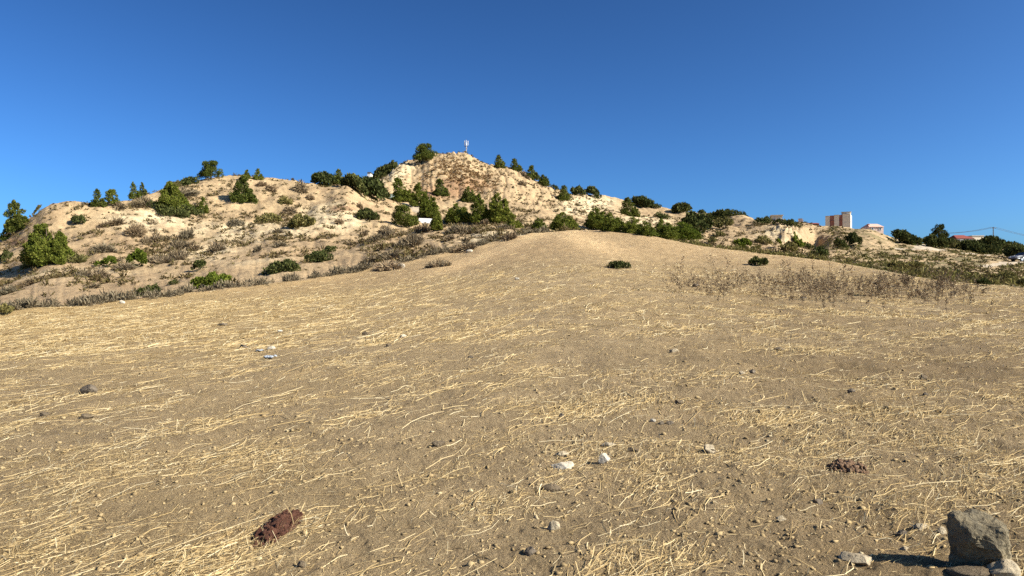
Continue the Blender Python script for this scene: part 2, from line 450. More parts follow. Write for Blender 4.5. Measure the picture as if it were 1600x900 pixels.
cut('hillside', ~is_field & ~is_road, HC, M_hill)
cut('dirt_road', is_road, RC, M_road)

# ------------------------------------------------------------------ scatter on the field: straw, crumbs of soil
def frustum_points(n, y0, y1, pw=1.0, side=1.32):
    n = int(n * side / 1.06)
    """points spread over the visible wedge between two depths, density per area ~ depth^-pw"""
    t = RNG.random(n)
    k = 2 - pw
    y = (y0 ** k + t * (y1 ** k - y0 ** k)) ** (1 / k)
    x = (RNG.random(n) * 2 - 1) * y * 0.70 * side
    return x, y, n
HOT = [(960, 712, 0.30), (1000, 745, 0.30), (1060, 720, 0.25), (1080, 705, .35), (1040, 870, 0.30), (1000, 880, .25), (760, 790, 0.25), (700, 742, 0.2), (440, 745, 0.35),
       (410, 715, 0.35), (1260, 690, 0.4), (1300, 700, 0.35), (1330, 640, 0.4), (1420, 640, 0.5), (1500, 765, 0.3), (1550, 720, 0.4), (900, 640, 0.5), (980, 620, 0.5),
       (1480, 690, 0.4), (330, 870, 0.35), (290, 890, 0.3), (390, 840, 0.3), (100, 740, 0.35), (60, 850, 0.3), (200, 720, .3), (1240, 545, .8), (1180, 660, .4), (1270, 545, .6)]
HOTP = [(*ground_at(u, v)[:2], r) for u, v, r in HOT]
def straw_density(x, y):
    e, u, d = edge_of(x, y)
    ang = R(30) + R(26) * smooth(900, 1500, u)
    ca, sa = np.cos(ang), np.sin(ang)
    a = x * sa + y * ca; b = x * ca - y * sa         # along and across the windrows
    n = fbm(a * 0.35, b * 1.3, 3, 151) + 0.45 * fbm(x * 0.8, y * 0.8, 2, 161)
    left = smooth(900, 150, u); dist = smooth(7, 22, d)
    n = n + 0.25 * fbm(a * 0.9, b * 4.0, 2, 156)
    right = smooth(900, 1300, u)
    w = smooth(-0.15, 0.60, n + 0.08 * left * dist + 0.06 * right)
    w = w * (0.40 + 0.5 * left * dist + 0.25 * dist + 0.16 * right) + 0.05
    w = w * (1 - 0.88 * smooth(36, 50, d) * smooth(520, 720, u) * (1 - smooth(1020, 1180, u)))
    for hx, hy, hr in HOTP:
        w = w + 0.55 * np.exp(-((x - hx) ** 2 + (y - hy) ** 2) / (hr * hr))
    return np.where(e < 0.2, w, 0), ang
def build_straw(n, y0, y1, pw, len_rng, wid_rng, stand=0.1):
    x, y, n = frustum_points(n, y0, y1, pw)
    w, ang = straw_density(x, y)
    keep = RNG.random(n) < np.clip(w, 0, 1)
    x, y, ang, w = x[keep], y[keep], ang[keep], w[keep]; n = len(x)
    Ls = len_rng[0] + (len_rng[1] - len_rng[0]) * RNG.random(n) ** 2.2
    W = wid_rng[0] + (wid_rng[1] - wid_rng[0]) * RNG.random(n)
    loose = RNG.random(n) < 0.3
    a = ang + np.where(loose, (RNG.random(n) - .5) * math.pi, RNG.normal(0, 0.27, n))
    up = RNG.random(n) < stand
    K = 4
    t = np.linspace(-0.5, 0.5, K)[None, :]
    bend = RNG.normal(0, 0.16, n)[:, None] * (t * t * 4 - 0.5) * 0.5
    dx, dy = np.sin(a)[:, None], np.cos(a)[:, None]
    Lc = np.where(up, 0, Ls)[:, None]
    px = x[:, None] + Lc * (t * dx + bend * dy); py = y[:, None] + Lc * (t * dy - bend * dx)
    lean = RNG.normal(0, 0.35, (n, 2)); Lu = (np.minimum(Ls, 0.12) * up)[:, None]
    px = px + Lu * (t + .5) * lean[:, :1]; py = py + Lu * (t + .5) * lean[:, 1:]
    gz = height(px.ravel(), py.ravel()).reshape(n, K)
    lift = (0.003 + 0.022 * RNG.random(n) ** 2.5 * np.clip(w, 0.4, 1.6))[:, None]
    tilt = (RNG.random(n)[:, None] ** 5 * 0.07) * (t + 0.5) * np.sign(RNG.random(n) - .5)[:, None]
    pz = gz + lift + np.maximum(tilt, -0.002) + Lu * (t + .5) * 0.85
    ox = np.where(up[:, None], 1.0, dy) * W[:, None] / 2; oy = np.where(up[:, None], 0.2, -dx) * W[:, None] / 2
    oz = (RNG.random(n)[:, None] - 0.5) * W[:, None] * 0.9
    v = np.stack([np.stack([px - ox, py - oy, pz - oz], -1), np.stack([px + ox, py + oy, pz + oz], -1)], 2).reshape(-1, 3)  # n,K,2
    base = (np.arange(n) * K * 2)[:, None] + (np.arange(K - 1) * 2)[None, :]
    f = np.stack([base, base + 1, base + 3, base + 2], -1).reshape(-1, 4)
    return v, f
sv, sf, off = [], [], 0
for args in ((130000, 2.4, 10, 1.0, (0.008, 0.07), (0.0014, 0.0042), 0.0), (110000, 9, 22, 1.0, (0.015, 0.12), (0.003, 0.007), 0.0),
             (48000, 2.4, 9, 1.0, (0.03, 0.48), (0.0018, 0.0046), 0.015),
             (74000, 8, 18, 1.0, (0.05, 0.6), (0.003, 0.0075), 0.025),
             (170000, 16, 38, 1.0, (0.08, 0.7), (0.006, 0.014), 0.05),
             (46000, 33, 68, 1.0, (0.12, 0.9), (0.010, 0.022), 0.08)):
    v, f = build_straw(*args); sv.append(v); sf.append(f + off); off += len(v)
tag(make_mesh('straw', np.concatenate(sv), np.concatenate(sf), M_straw), 'mown golden straw lying in loose streaks over the brown field', kind='stuff')

ICO_V = np.array([(0, 0, 1), (.894, 0, .447), (.276, .851, .447), (-.724, .526, .447), (-.724, -.526, .447), (.276, -.851, .447),
                  (.724, .526, -.447), (-.276, .851, -.447), (-.894, 0, -.447), (-.276, -.851, -.447), (.724, -.526, -.447), (0, 0, -1)])
ICO_F = np.array([(0, 1, 2), (0, 2, 3), (0, 3, 4), (0, 4, 5), (0, 5, 1), (1, 6, 2), (2, 7, 3), (3, 8, 4), (4, 9, 5), (5, 10, 1),
                  (2, 6, 7), (3, 7, 8), (4, 8, 9), (5, 9, 10), (1, 10, 6), (6, 11, 7), (7, 11, 8), (8, 11, 9), (9, 11, 10), (10, 11, 6)])
def build_crumbs(n, y0, y1, pw, s0, s1):
    x, y, n = frustum_points(n, y0, y1, pw)
    e, u, d = edge_of(x, y)
    w = 0.35 + 0.9 * smooth(-0.2, 0.4, fbm(x * 0.9, y * 0.9, 3, 171)) * (0.6 + 0.6 * smooth(500, 1200, u))
    k = (RNG.random(n) < w) & (e < 0); x, y = x[k], y[k]; n = len(x)
    s = s0 + (s1 - s0) * RNG.random(n) ** 11
    v = ICO_V[None] * (1 + RNG.normal(0, 0.34, (n, 12, 1)).clip(-.6, .7))
    v = v * s[:, None, None] * (0.7 + 0.6 * RNG.random((n, 1, 3))) * np.array([1, 1, 0.6])
    z = height(x, y) + s * 0.12
    v = v + np.stack([x, y, z], -1)[:, None, :]
    f = ICO_F[None] + (np.arange(n) * 12)[:, None, None]
    return v.reshape(-1, 3), f.reshape(-1, 3)
cv, cf, off = [], [], 0
for args in ((42000, 2.4, 8, 1.0, 0.002, 0.022), (12000, 7, 18, 1.0, 0.004, 0.03), (2500, 16, 40, 1.0, 0.01, 0.05)):
    v, f = build_crumbs(*args); cv.append(v); cf.append(f + off); off += len(v)
tag(make_mesh('dirt', np.concatenate(cv), np.concatenate(cf), M_clod), 'loose crumbs of brown earth strewn over the field', kind='stuff')

# ------------------------------------------------------------------ foliage
def leaf_cloud(rng, centres, radii, n_each, size, up=0.3, slim=0.4, inner=0.55):
    """small leaf faces through the outer part of ellipsoid clumps"""
    C = np.repeat(centres, n_each, 0); Rd = np.repeat(radii, n_each, 0); n = len(C)
    d = rng.normal(size=(n, 3)); d /= np.linalg.norm(d, axis=1)[:, None]
    rad = inner + (1.05 - inner) * rng.random(n) ** 0.6 + 0.35 * (rng.random(n) ** 6)
    p = C + d * Rd * rad[:, None]
    a = d + rng.normal(0, 0.55, (n, 3)) + np.array([0, 0, up]); a /= np.linalg.norm(a, axis=1)[:, None]
    b = np.cross(a, rng.normal(size=(n, 3))); b /= np.linalg.norm(b, axis=1)[:, None]
    s = size * (0.55 + 0.9 * rng.random(n))[:, None]
    w = s * slim * (0.7 + 0.6 * rng.random(n))[:, None]
    v = np.stack([p - a * s * 0.5 - b * w * 0.35, p - a * s * 0.5 + b * w * 0.35, p + b * w * 0.6 + a * s * 0.15, p + a * s * 0.6, p - b * w * 0.6 + a * s * 0.15], 1)
    f = np.arange(n * 5).reshape(n, 5)
    return v.reshape(-1, 3), f
def crown_shape(rng, kind, w, h):
    """clump centres and radii for a crown of this width and height standing on z = 0"""
    cs, rs = [], []
    if kind in ('cone', 'clump'):
        subs = [(0.0, 0.0, 1.0, 1.0)]
        if kind == 'cone':
            subs = [(-0.06, 0, 1.0, 0.92), (0.22, 0.1, 0.50, 0.60), (-0.2, -.12, 0.40, 0.6)]
        else:
            k0 = rng.random()
            subs = [(-0.12 + .16 * k0, 0, 1.0, 0.78), (0.19, 0.10, 0.80 + .1 * k0, 0.66), (-0.22, -0.1, 0.74, 0.60), (0.30, -0.15, 0.55, 0.5), (0.02, -0.25, 0.6, 0.7), (0.05, .25, .7, .6), (-.3, .1, .45, .5)]
        for (ox, oy, fh, fw) in subs:
            hh_, ww = h * fh, w * fw; n = int(10 + 16 * fw)
            for i in range(n):
                t = 0.02 + 0.95 * (i + rng.random()) / n
                rr_ = 0.5 * ww * (1 - t) ** 0.52 * (0.5 + 0.65 * rng.random())
                an = i * 2.4 + rng.normal(0, 0.7)
                q_ = 0.5 * ww * (0.13 + 0.26 * (1 - t)) * (0.75 + 0.5 * rng.random())
                cs.append((ox * w + rr_ * 0.75 * math.cos(an), oy * w + rr_ * 0.75 * math.sin(an), hh_ * (0.05 + 0.9 * t))); rs.append((q_, q_, max(q_ * 0.8, hh_ * 0.06)))
            for t in (0.12, 0.32, 0.55, 0.78):
                q_ = 0.27 * ww * (1 - t * 0.85); cs.append((ox * w, oy * w, hh_ * t)); rs.append((q_, q_, hh_ * 0.12))
    elif kind == 'bushy':
        n = 36
        for i in range(n):
            t = rng.random() ** 1.15
            prof = 1.0 if t < 0.3 else math.sqrt(max(0.0, 1 - ((t - 0.3) / 0.74) ** 2))
            rr_ = 0.5 * w * prof * (0.45 + 0.65 * rng.random())
            an = rng.random() * 6.28
            q_ = 0.5 * w * (0.16 + 0.16 * rng.random())
            cs.append((rr_ * 0.8 * math.cos(an), rr_ * 0.8 * math.sin(an), h * (0.1 + 0.82 * t))); rs.append((q_, q_, min(q_ * 0.9, h * 0.17)))
        for i in range(4):
            an = rng.random() * 6.28; q_ = 0.12 * w; cs.append((0.2 * w * math.cos(an), 0.2 * w * math.sin(an), h * 0.9)); rs.append((q_ * .7, q_ * .7, h * .12))
        cs.append((0, 0, h * 0.4)); rs.append((w * .32, w * .32, h * .32))
    else:   # dome: low rounded shrub
        n = 22
        for i in range(n):
            an = rng.random() * 6.28; rr_ = 0.5 * w * math.sqrt(rng.random()) * 0.82
            top = h * math.sqrt(max(0.05, 1 - (rr_ / (0.55 * w)) ** 2)) * (0.75 + 0.3 * rng.random())
            q_ = 0.5 * w * (0.2 + 0.12 * rng.random()); zr = min(q_, h * 0.42)
            cs.append((rr_ * math.cos(an), rr_ * math.sin(an), max(top - zr, zr * 0.5))); rs.append((q_, q_, zr))
        cs.append((0, 0, h * 0.35)); rs.append((w * .4, w * .4, h * .4))
    return np.array(cs), np.array(rs)

def pine(u, v, wpx, hpx, label, kind='cone', mat=None, lean=0.0, cat='pine tree', group='pines on the hills', sink=0.0, seed=0):
    x, y, z = ground_at(u, v)
    w = wpx * y / F * 0.98; h = hpx * y / F * 1.04
    # where the foot of the tree is out of sight behind the ridge, let it stand a little behind it
    vz = 450 - F * (z - CAMZ) / y
    dz = max(0, vz - v) * y / F if vz > v + 1.5 else 0
    rng = np.random.default_rng(abs(hash((int(u), int(v), seed))) % 2 ** 31)
    t = empty('pine_tree', (x, y, z - 0.05 + dz * 0.0), rng.random() * 6.28)
    h += dz
    tag(t, label, cat, group)
    c, r = crown_shape(rng, kind, w, h)
    c[:, 0] += lean * c[:, 2]; c[:, 0] += 0.10 * w * math.sin(seed + u) * c[:, 2] / h; c[:, 1] += 0.08 * w * math.cos(u) * c[:, 2] / h
    npx = wpx * hpx
    n_each = int(np.clip(npx * 9.0 / len(c), 36, 260))
    lv, lf = leaf_cloud(rng, c, r, n_each, max(0.045 * (w + h) * 0.5, 1.5 * y / F), 0.5, 0.36, 0.5)
    ca, sa = math.cos(-t.rotation_euler.z), math.sin(-t.rotation_euler.z)
    lv[:, 0], lv[:, 1] = lv[:, 0] * ca - lv[:, 1] * sa, lv[:, 0] * sa + lv[:, 1] * ca
    make_mesh('crown', lv, lf, mat or M_pine, t)
    m = MB(); tr = max(0.05, 0.028 * h)
    lx, ly = lean * ca, lean * sa
    m.tube([(0, 0, -0.15), (lx * h * .15, ly * h * .15, h * .15), (lx * h * .5, ly * h * .5, h * .5), (lx * h * .88, ly * h * .88, h * .88)], [tr * 1.5, tr, tr * .7, tr * .2], 7)
    for k in range(5):
        an = rng.random() * 6.28; zz = h * (0.15 + 0.6 * rng.random()); ln = 0.34 * w * (1 - 0.5 * zz / h)
        b0 = (lx * zz, ly * zz, zz)
        m.tube([b0, (b0[0] + ln * .6 * math.cos(an), b0[1] + ln * .6 * math.sin(an), zz + ln * .2), (b0[0] + ln * math.cos(an), b0[1] + ln * math.sin(an), zz + ln * .5)], [tr * .5, tr * .35, tr * .12], 5)
    m.build('trunk', M_bark, t)
    return t

def shrub(u, v, wpx, hpx, label, mat=None, name='shrub', cat='shrub', group='green shrubs', seed=0, dens=1.0, leaf=1.0):
    x, y, z = ground_at(u, v)
    w = wpx * y / F * 1.03; h = hpx * y / F * 1.03
    rng = np.random.default_rng(abs(hash((int(u), int(v), seed + 5))) % 2 ** 31)
    c, r = crown_shape(rng, 'dome', w, h)
    r[:, 1] = np.minimum(r[:, 1], 1.5 * h)
    n_each = int(np.clip(wpx * hpx * 4.2 * dens / len(c), 22, 150))
    lv, lf = leaf_cloud(rng, c, r, n_each, max(0.085 * min(w, 2.2 * h), 1.5 * y / F) * leaf, 0.5, 0.5)
    lv[:, 2] = np.maximum(lv[:, 2], -0.05)
    # follow the slope under the bush
    lv[:, 2] += height(lv[:, 0] + x, lv[:, 1] + y) - z
    o = make_mesh(name, lv, lf, mat or M_shrub)
    o.location = (x, y, z)
    return tag(o, label, cat, group)

def twig_cloud(rng, w, h, n, thick, up=0.6):
    """radiating dry twigs of a dome-shaped bush"""
    d = rng.normal(size=(n, 3)); d[:, 2] = np.abs(d[:, 2]) * up + 0.12; d /= np.linalg.norm(d, axis=1)[:, None]
    sc = np.array([w / 2, w / 2, h])
    r0 = 0.25 + 0.45 * rng.random(n); r1 = r0 + 0.25 + 0.25 * rng.random(n)
    r1 = np.minimum(r1, 1.08)
    j = rng.normal(0, 0.07, (n, 3))
    a = (d + j) * sc * r0[:, None]; b = (d - j) * sc * r1[:, None]
    s = np.cross(b - a, rng.normal(size=(n, 3))); s /= np.linalg.norm(s, axis=1)[:, None] + 1e-9
    s *= (thick * (0.6 + 0.8 * rng.random(n)))[:, None]
    v = np.stack([a - s, a + s, b + s * .5, b - s * .5], 1)
    v[:, :, 2] = np.maximum(v[:, :, 2], -0.03)
    return v.reshape(-1, 3), np.arange(n * 4).reshape(n, 4)
def dry_bush(u, v, wpx, hpx, label, mat=None, name='dry_bush', cat='dry bush', group='dry bushes on the slopes', seed=0, thick=1.0):
    x, y, z = ground_at(u, v)
    w = wpx * y / F * 1.05; h = hpx * y / F * 1.1
    rng = np.random.default_rng(abs(hash((int(u), int(v), seed + 9))) % 2 ** 31)
    n = int(np.clip(wpx * hpx * 2.2, 90, 1500))
    V_, F_, off_ = [], [], 0
    k = 3 if wpx > 16 else 1
    for i in range(k):
        ox = 0 if i == 0 else rng.normal(0, w * .24); oy = 0 if i == 0 else rng.normal(0, w * .2); q_ = 1 if i == 0 else 0.55 + 0.25 * rng.random()
        tv, tf = twig_cloud(rng, w * q_, h * q_, n // k, max(0.012 * w, 0.55 * y / F) * thick)
        tv = tv + np.array([ox, oy, 0]); V_.append(tv); F_.append(tf + off_); off_ += len(tv)
    tv = np.concatenate(V_); tv[:, 2] += height(tv[:, 0] + x, tv[:, 1] + y) - z
    o = make_mesh(name, tv, np.concatenate(F_), mat or M_drygrey)
    o.location = (x, y, z)
    return tag(o, label, cat, group)

exec_after = []
# ------------------------------------------------------------------ pines, each where it stands
D = M_pine_dark
PINES = [
 # u, foot row, width, height, label, shape, material, lean
 (29, 363, 40, 48, 'tall dark pine at the left end of the skyline, above the big solitary pine', 'cone', D, 0.0),
 (9, 375, 18, 17, 'small dark pine on the left skyline, at the foot of the tall dark pine', 'cone', D, 0),
 (75, 411, 74, 62, 'biggest solitary pine, broad and bright, low on the left hillside', 'clump', M_pine, -0.05),
 (154, 323, 24, 28, 'dark upright pine, left one of the touching pair on the left skyline', 'cone', D, 0),
 (175, 321, 21, 24, 'paler rounded pine, right one of the touching pair on the left skyline', 'bushy', M_pine, 0),
 (211, 304, 21, 20, 'small pine on the left skyline, left of two that stand in grey bushes', 'cone', M_pine, 0),
 (224, 301, 14, 17, 'slim little pine on the left skyline, right of two that stand in grey bushes', 'cone', D, 0),
 (270, 331, 57, 47, 'wide yellow-green pine with two tips above a green bramble skirt', 'cone', M_pine, 0),
 (316, 332, 20, 25, 'slender little pine on the bare slope between two broad pines', 'cone', M_pine, 0.06),
 (330, 279, 40, 25, 'dark round-headed pine on the highest point of the left skyline', 'bushy', D, 0),
 (378, 316, 42, 42, 'dark pine with a narrow tip on the upper left slope, casting a black shadow', 'cone', D, 0.0),
 (385, 280, 15, 15, 'smaller of two little pines close together on the left hilltop', 'cone', M_pine, 0),
 (403, 281, 17, 18, 'larger of two little pines close together on the left hilltop', 'cone', M_pine, 0),
 (529, 288, 24, 24, 'lone pine rising out of the dark hedge of shrubs on the saddle', 'cone', D, 0.0),
 (661, 252, 44, 25, 'dark rounded pine on the shoulder of the bare mound', 'bushy', D, 0),
 (781, 262, 22, 20, 'dark leaning pine on the mound ridge, nearest to the antenna mast', 'cone', D, -0.12),
 (808, 267, 22, 19, 'second pine down the mound ridge from the antenna mast', 'cone', D, -0.15),
 (831, 280, 26, 22, 'third and widest pine down the mound ridge from the antenna mast', 'cone', D, -0.05),
 (849, 290, 20, 18, 'lowest pine of the row down the mound ridge from the antenna mast', 'clump', D, -0.05),
 (880, 313, 27, 24, 'lone pine on the pale slope below the two brown bushes of the ridge', 'cone', D, 0.1),
 (626, 315, 34, 38, 'twin-topped pine right beside the blue-grey agave', 'cone', M_pine, 0),
 (641, 316, 20, 20, 'small rounded pine between the twin-topped pine and the tall clump', 'clump', M_pine, 0),
 (657, 322, 34, 36, 'tall bright pine at the top of the clump behind the white shed', 'cone', M_pine, 0),
 (671, 341, 36, 42, 'large leafy pine leaning over the white shed from above', 'clump', M_pine, 0),
 (690, 307, 30, 28, 'dark pine alone on the lower mound slope with its shadow beside it', 'cone', D, 0.0),
 (731, 316, 27, 25, 'small dark pine alone on the lower mound slope, right of another alike', 'clump', D, 0),
 (633, 354, 44, 31, 'low dark round pine left of the white shed', 'bushy', D, 0),
 (682, 361, 22, 36, 'narrow dark pine right of the white shed, hanging down the bank', 'clump', M_pine, 0),
 (716, 348, 48, 31, 'broad low pine left of the big central pine group, below the mound', 'clump', M_pine, 0),
 (752, 348, 40, 44, 'darker left pine of the big central group below the mound', 'cone', M_pine, 0),
 (779, 349, 44, 48, 'tallest pine of the big central group below the mound', 'clump', M_pine, 0),
 (803, 357, 30, 24, 'small pine at the right foot of the big central group', 'cone', M_pine, 0),
 (842, 359, 26, 20, 'bright little pine just left of the pine at the top of the field', 'clump', M_pine, 0),
 (880, 360, 48, 29, 'spreading pine standing alone behind the top of the field', 'clump', M_pine, 0),
 (933, 358, 44, 34, 'leftmost pine of the long row behind the right side of the field crest', 'clump', M_pine, 0),
 (960, 362, 44, 30, 'second pine of the long row behind the field crest', 'clump', M_pine, 0),
 (985, 338, 36, 30, 'dark pine standing above and behind the long row of bright pines', 'cone', D, 0),
 (987, 365, 36, 27, 'third pine of the long row behind the field crest, under the dark pine', 'clump', M_pine, 0),
 (1010, 368, 34, 25, 'fourth pine of the long row, low and close to the field crest', 'clump', M_pine, 0),
 (1037, 372, 44, 32, 'dense two-tone pine in the right half of the long row', 'clump', M_pine, 0),
 (1068, 374, 56, 28, 'brightest yellow-green pine ending the long row on the right', 'clump', M_bright, 0),
 (1468, 382, 28, 30, 'tall round-headed tree rising above the dark grove on the right', 'bushy', M_shrub, 0),
]
for P in PINES:
    pine(P[0], P[1], P[2], P[3], P[4], P[5], P[6], P[7], cat='tree' if 'tree' in P[4] else 'pine tree')

# ------------------------------------------------------------------ evergreen shrubs and bushes
SHRUBS = [
 # u, foot row, width, height, label, material
 (58, 334, 14, 12, 'little green bush peeping over the left ridge behind the slope', M_olive),
 (292, 288, 42, 12, 'low wide green bush on the skyline left of the round-headed pine', M_shrub),
 (272, 293, 22, 12, 'greyish bush on the skyline behind the two-tipped pine', M_olive),
 (123, 350, 22, 15, 'small round green bush alone on the upper left slope', M_shrub),
 (171, 417, 23, 19, 'bright green bush with a tiny sprig beside it on the left slope', M_bright),
 (154, 416, 13, 8, 'tiny bright green sprig left of a bright green bush', M_bright),
 (214, 417, 31, 26, 'largest bright green bush on the lower left slope', M_bright),
 (275, 335, 76, 14, 'low green bramble skirt under the two-tipped pine', M_shrub),
 (9, 411, 19, 19, 'dark bush at the left frame edge below the skyline pines', M_shrub),
 (328, 446, 57, 20, 'flat fresh green bush just above the dry hedge, left of the other three', M_bright),
 (312, 424, 24, 17, 'small dark slanting green bush above the flat fresh green bush', M_shrub),
 (271, 445, 17, 8, 'tiny green bush close to the dry hedge, left of the flat fresh green bush', M_shrub),
 (232, 460, 38, 14, 'dark green cushion bush growing in the dry hedge', M_shrub),
 (8, 492, 24, 16, 'green bush at the left frame edge right on the dry hedge', M_olive),
 (441, 422, 57, 16, 'flat dark green bush by itself in the middle of the lower slope', M_shrub),
 (496, 409, 44, 16, 'flat green bush touching a smaller one behind it on the lower slope', M_shrub),
 (513, 395, 27, 10, 'smaller flat green bush behind a bigger one on the lower slope', M_shrub),
 (507, 289, 44, 18, 'long dark shrub at the left end of the saddle hedge', M_shrub),
 (555, 299, 44, 24, 'dark domed shrub in the middle of the saddle hedge', M_shrub),
 (582, 308, 54, 30, 'largest dark domed shrub at the right end of the saddle hedge', M_shrub),
 (601, 269, 44, 17, 'dark shrub with a flat top on the skyline left of the mound', M_shrub),
 (592, 279, 16, 9, 'little dull bush beside the white house corner', M_olive),
 (470, 353, 44, 17, 'dull green bush at the top of the pale scree', M_olive),
 (418, 346, 44, 12, 'low olive mat left of the pale scree', M_olive),
 (575, 342, 37, 15, 'dark low bush in the hollow left of the round dark pine', M_shrub),
 (905, 304, 28, 15, 'dark brown rounded bush on the ridge, left of two touching', M_shrub),
 (925, 307, 27, 15, 'dark brown rounded bush on the ridge, right of two touching', M_shrub),
 (867, 290, 13, 8, 'tiny dark bush on the ridge below the row of mound pines', M_shrub),
 (1004, 323, 36, 17, 'dark shrub on the skyline right behind the dark upper pine', M_shrub),
 (1024, 326, 18, 9, 'small dark bush on the skyline left of the round-topped shrub', M_shrub),
 (1067, 332, 34, 15, 'round-topped dark shrub on the skyline above the brightest pine', M_shrub),
 (1097, 334, 15, 7, 'small dark bush on the skyline between two larger dark shrubs', M_shrub),
 (1122, 342, 34, 15, 'dark shrub at the left foot of the long flat hedge on the skyline', M_shrub),
 (1145, 337, 44, 9, 'long flat dark hedge shrub along the right skyline', M_shrub),
 (1129, 358, 30, 18, 'dull green round bush on bare earth, upper of two above each other', M_olive),
 (1122, 370, 20, 9, 'small dull green bush on bare earth, lower of two above each other', M_olive),
 (1087, 363, 52, 30, 'dark grey-green shrub behind the brightest pine', M_shrub),
 (1036, 341, 28, 9, 'low dark bush on the bare slope above the pine row', M_shrub),
 (1192, 349, 32, 10, 'dark bush on the skyline left of the low cream house', M_shrub),
 (1215, 351, 17, 9, 'dark bush in front of the low cream house', M_shrub),
 (1237, 352, 34, 10, 'dark evergreen bush between the cream house and its white wall', M_shrub),
 (1160, 388, 26, 17, 'fresh green bush at the foot of the right hill, near the field edge', M_bright),
 (1192, 380, 25, 10, 'dull round bush on the pale ground left of the eroded cliff', M_olive),
 (1112, 380, 16, 9, 'small dull bush just right of the brightest pine', M_olive),
 (1180, 391, 18, 8, 'low olive bush beside the fresh green bush near the field edge', M_olive),
 (1248, 385, 21, 13, 'fresh green bush at the foot of the eroded cliff', M_bright),
 (1217, 386, 8, 14, 'thin green sapling at the left foot of the eroded cliff', M_bright),
 (1232, 393, 28, 15, 'dark brownish bush below the eroded cliff', M_olive),
 (1264, 389, 18, 8, 'low dark bush in the shade right of the cliff', M_shrub),
 (1279, 398, 28, 13, 'dark bush at the field edge below the shaded gully', M_shrub),
 (1332, 384, 26, 20, 'dark green bush in the middle of the scrubby right slope', M_shrub),
 (1314, 389, 22, 16, 'dark bush left of a greener one on the scrubby right slope', M_shrub),
 (1409, 380, 29, 22, 'dark tree crown at the left end of the grove, behind the dusty pad', M_shrub),
 (1425, 383, 37, 16, 'wide dark shrub at the left of the dusty pad', M_shrub),
 (1447, 379, 20, 10, 'small shrub behind the dusty pad', M_olive),
 (1460, 386, 35, 18, 'dark shrub right of the dusty pad under the tall round tree', M_shrub),
 (1484, 387, 39, 16, 'dark shrub in the grove, right of the tall round tree', M_shrub),
 (1505, 390, 35, 13, 'dull green shrub in the grove in front of the red roof', M_olive),
 (1531, 396, 63, 19, 'biggest dark shrub of the grove, next to the tan hillock', M_shrub),
 (1550, 384, 44, 18, 'dark tree crown beside the power pole', M_shrub),
 (1572, 388, 41, 13, 'dark shrub in the grove right of the power pole', M_shrub),
 (1592, 392, 41, 12, 'dark shrub in the grove at the right frame edge', M_shrub),
 (1588, 402, 32, 18, 'dark shrub behind the silver car', M_shrub),
 (1490, 375, 14, 6, 'small dark bush left of the red roof', M_shrub),
 (1568, 439, 38, 14, 'olive bush at the right end of the field edge', M_olive),
 (1597, 449, 18, 15, 'dark olive bush cut by the right frame edge beside the field', M_olive),
 (1535, 446, 22, 12, 'dark tuft bush at the right field edge, left of the olive bush', M_shrub),
 (1185, 415, 30, 14, 'dark brown-green bush alone on the field by the dry weeds', M_shrub),
 (968, 418, 38, 11, 'spiky green bush alone on the open field', M_shrub),
 (1425, 420, 44, 12, 'olive scrub bush behind the dry weeds on the right', M_olive),
 (1405, 425, 34, 16, 'dull green scrub bush in the dip behind the field edge', M_olive),
]
for P in SHRUBS: shrub(*P, group='green shrubs on the hills')

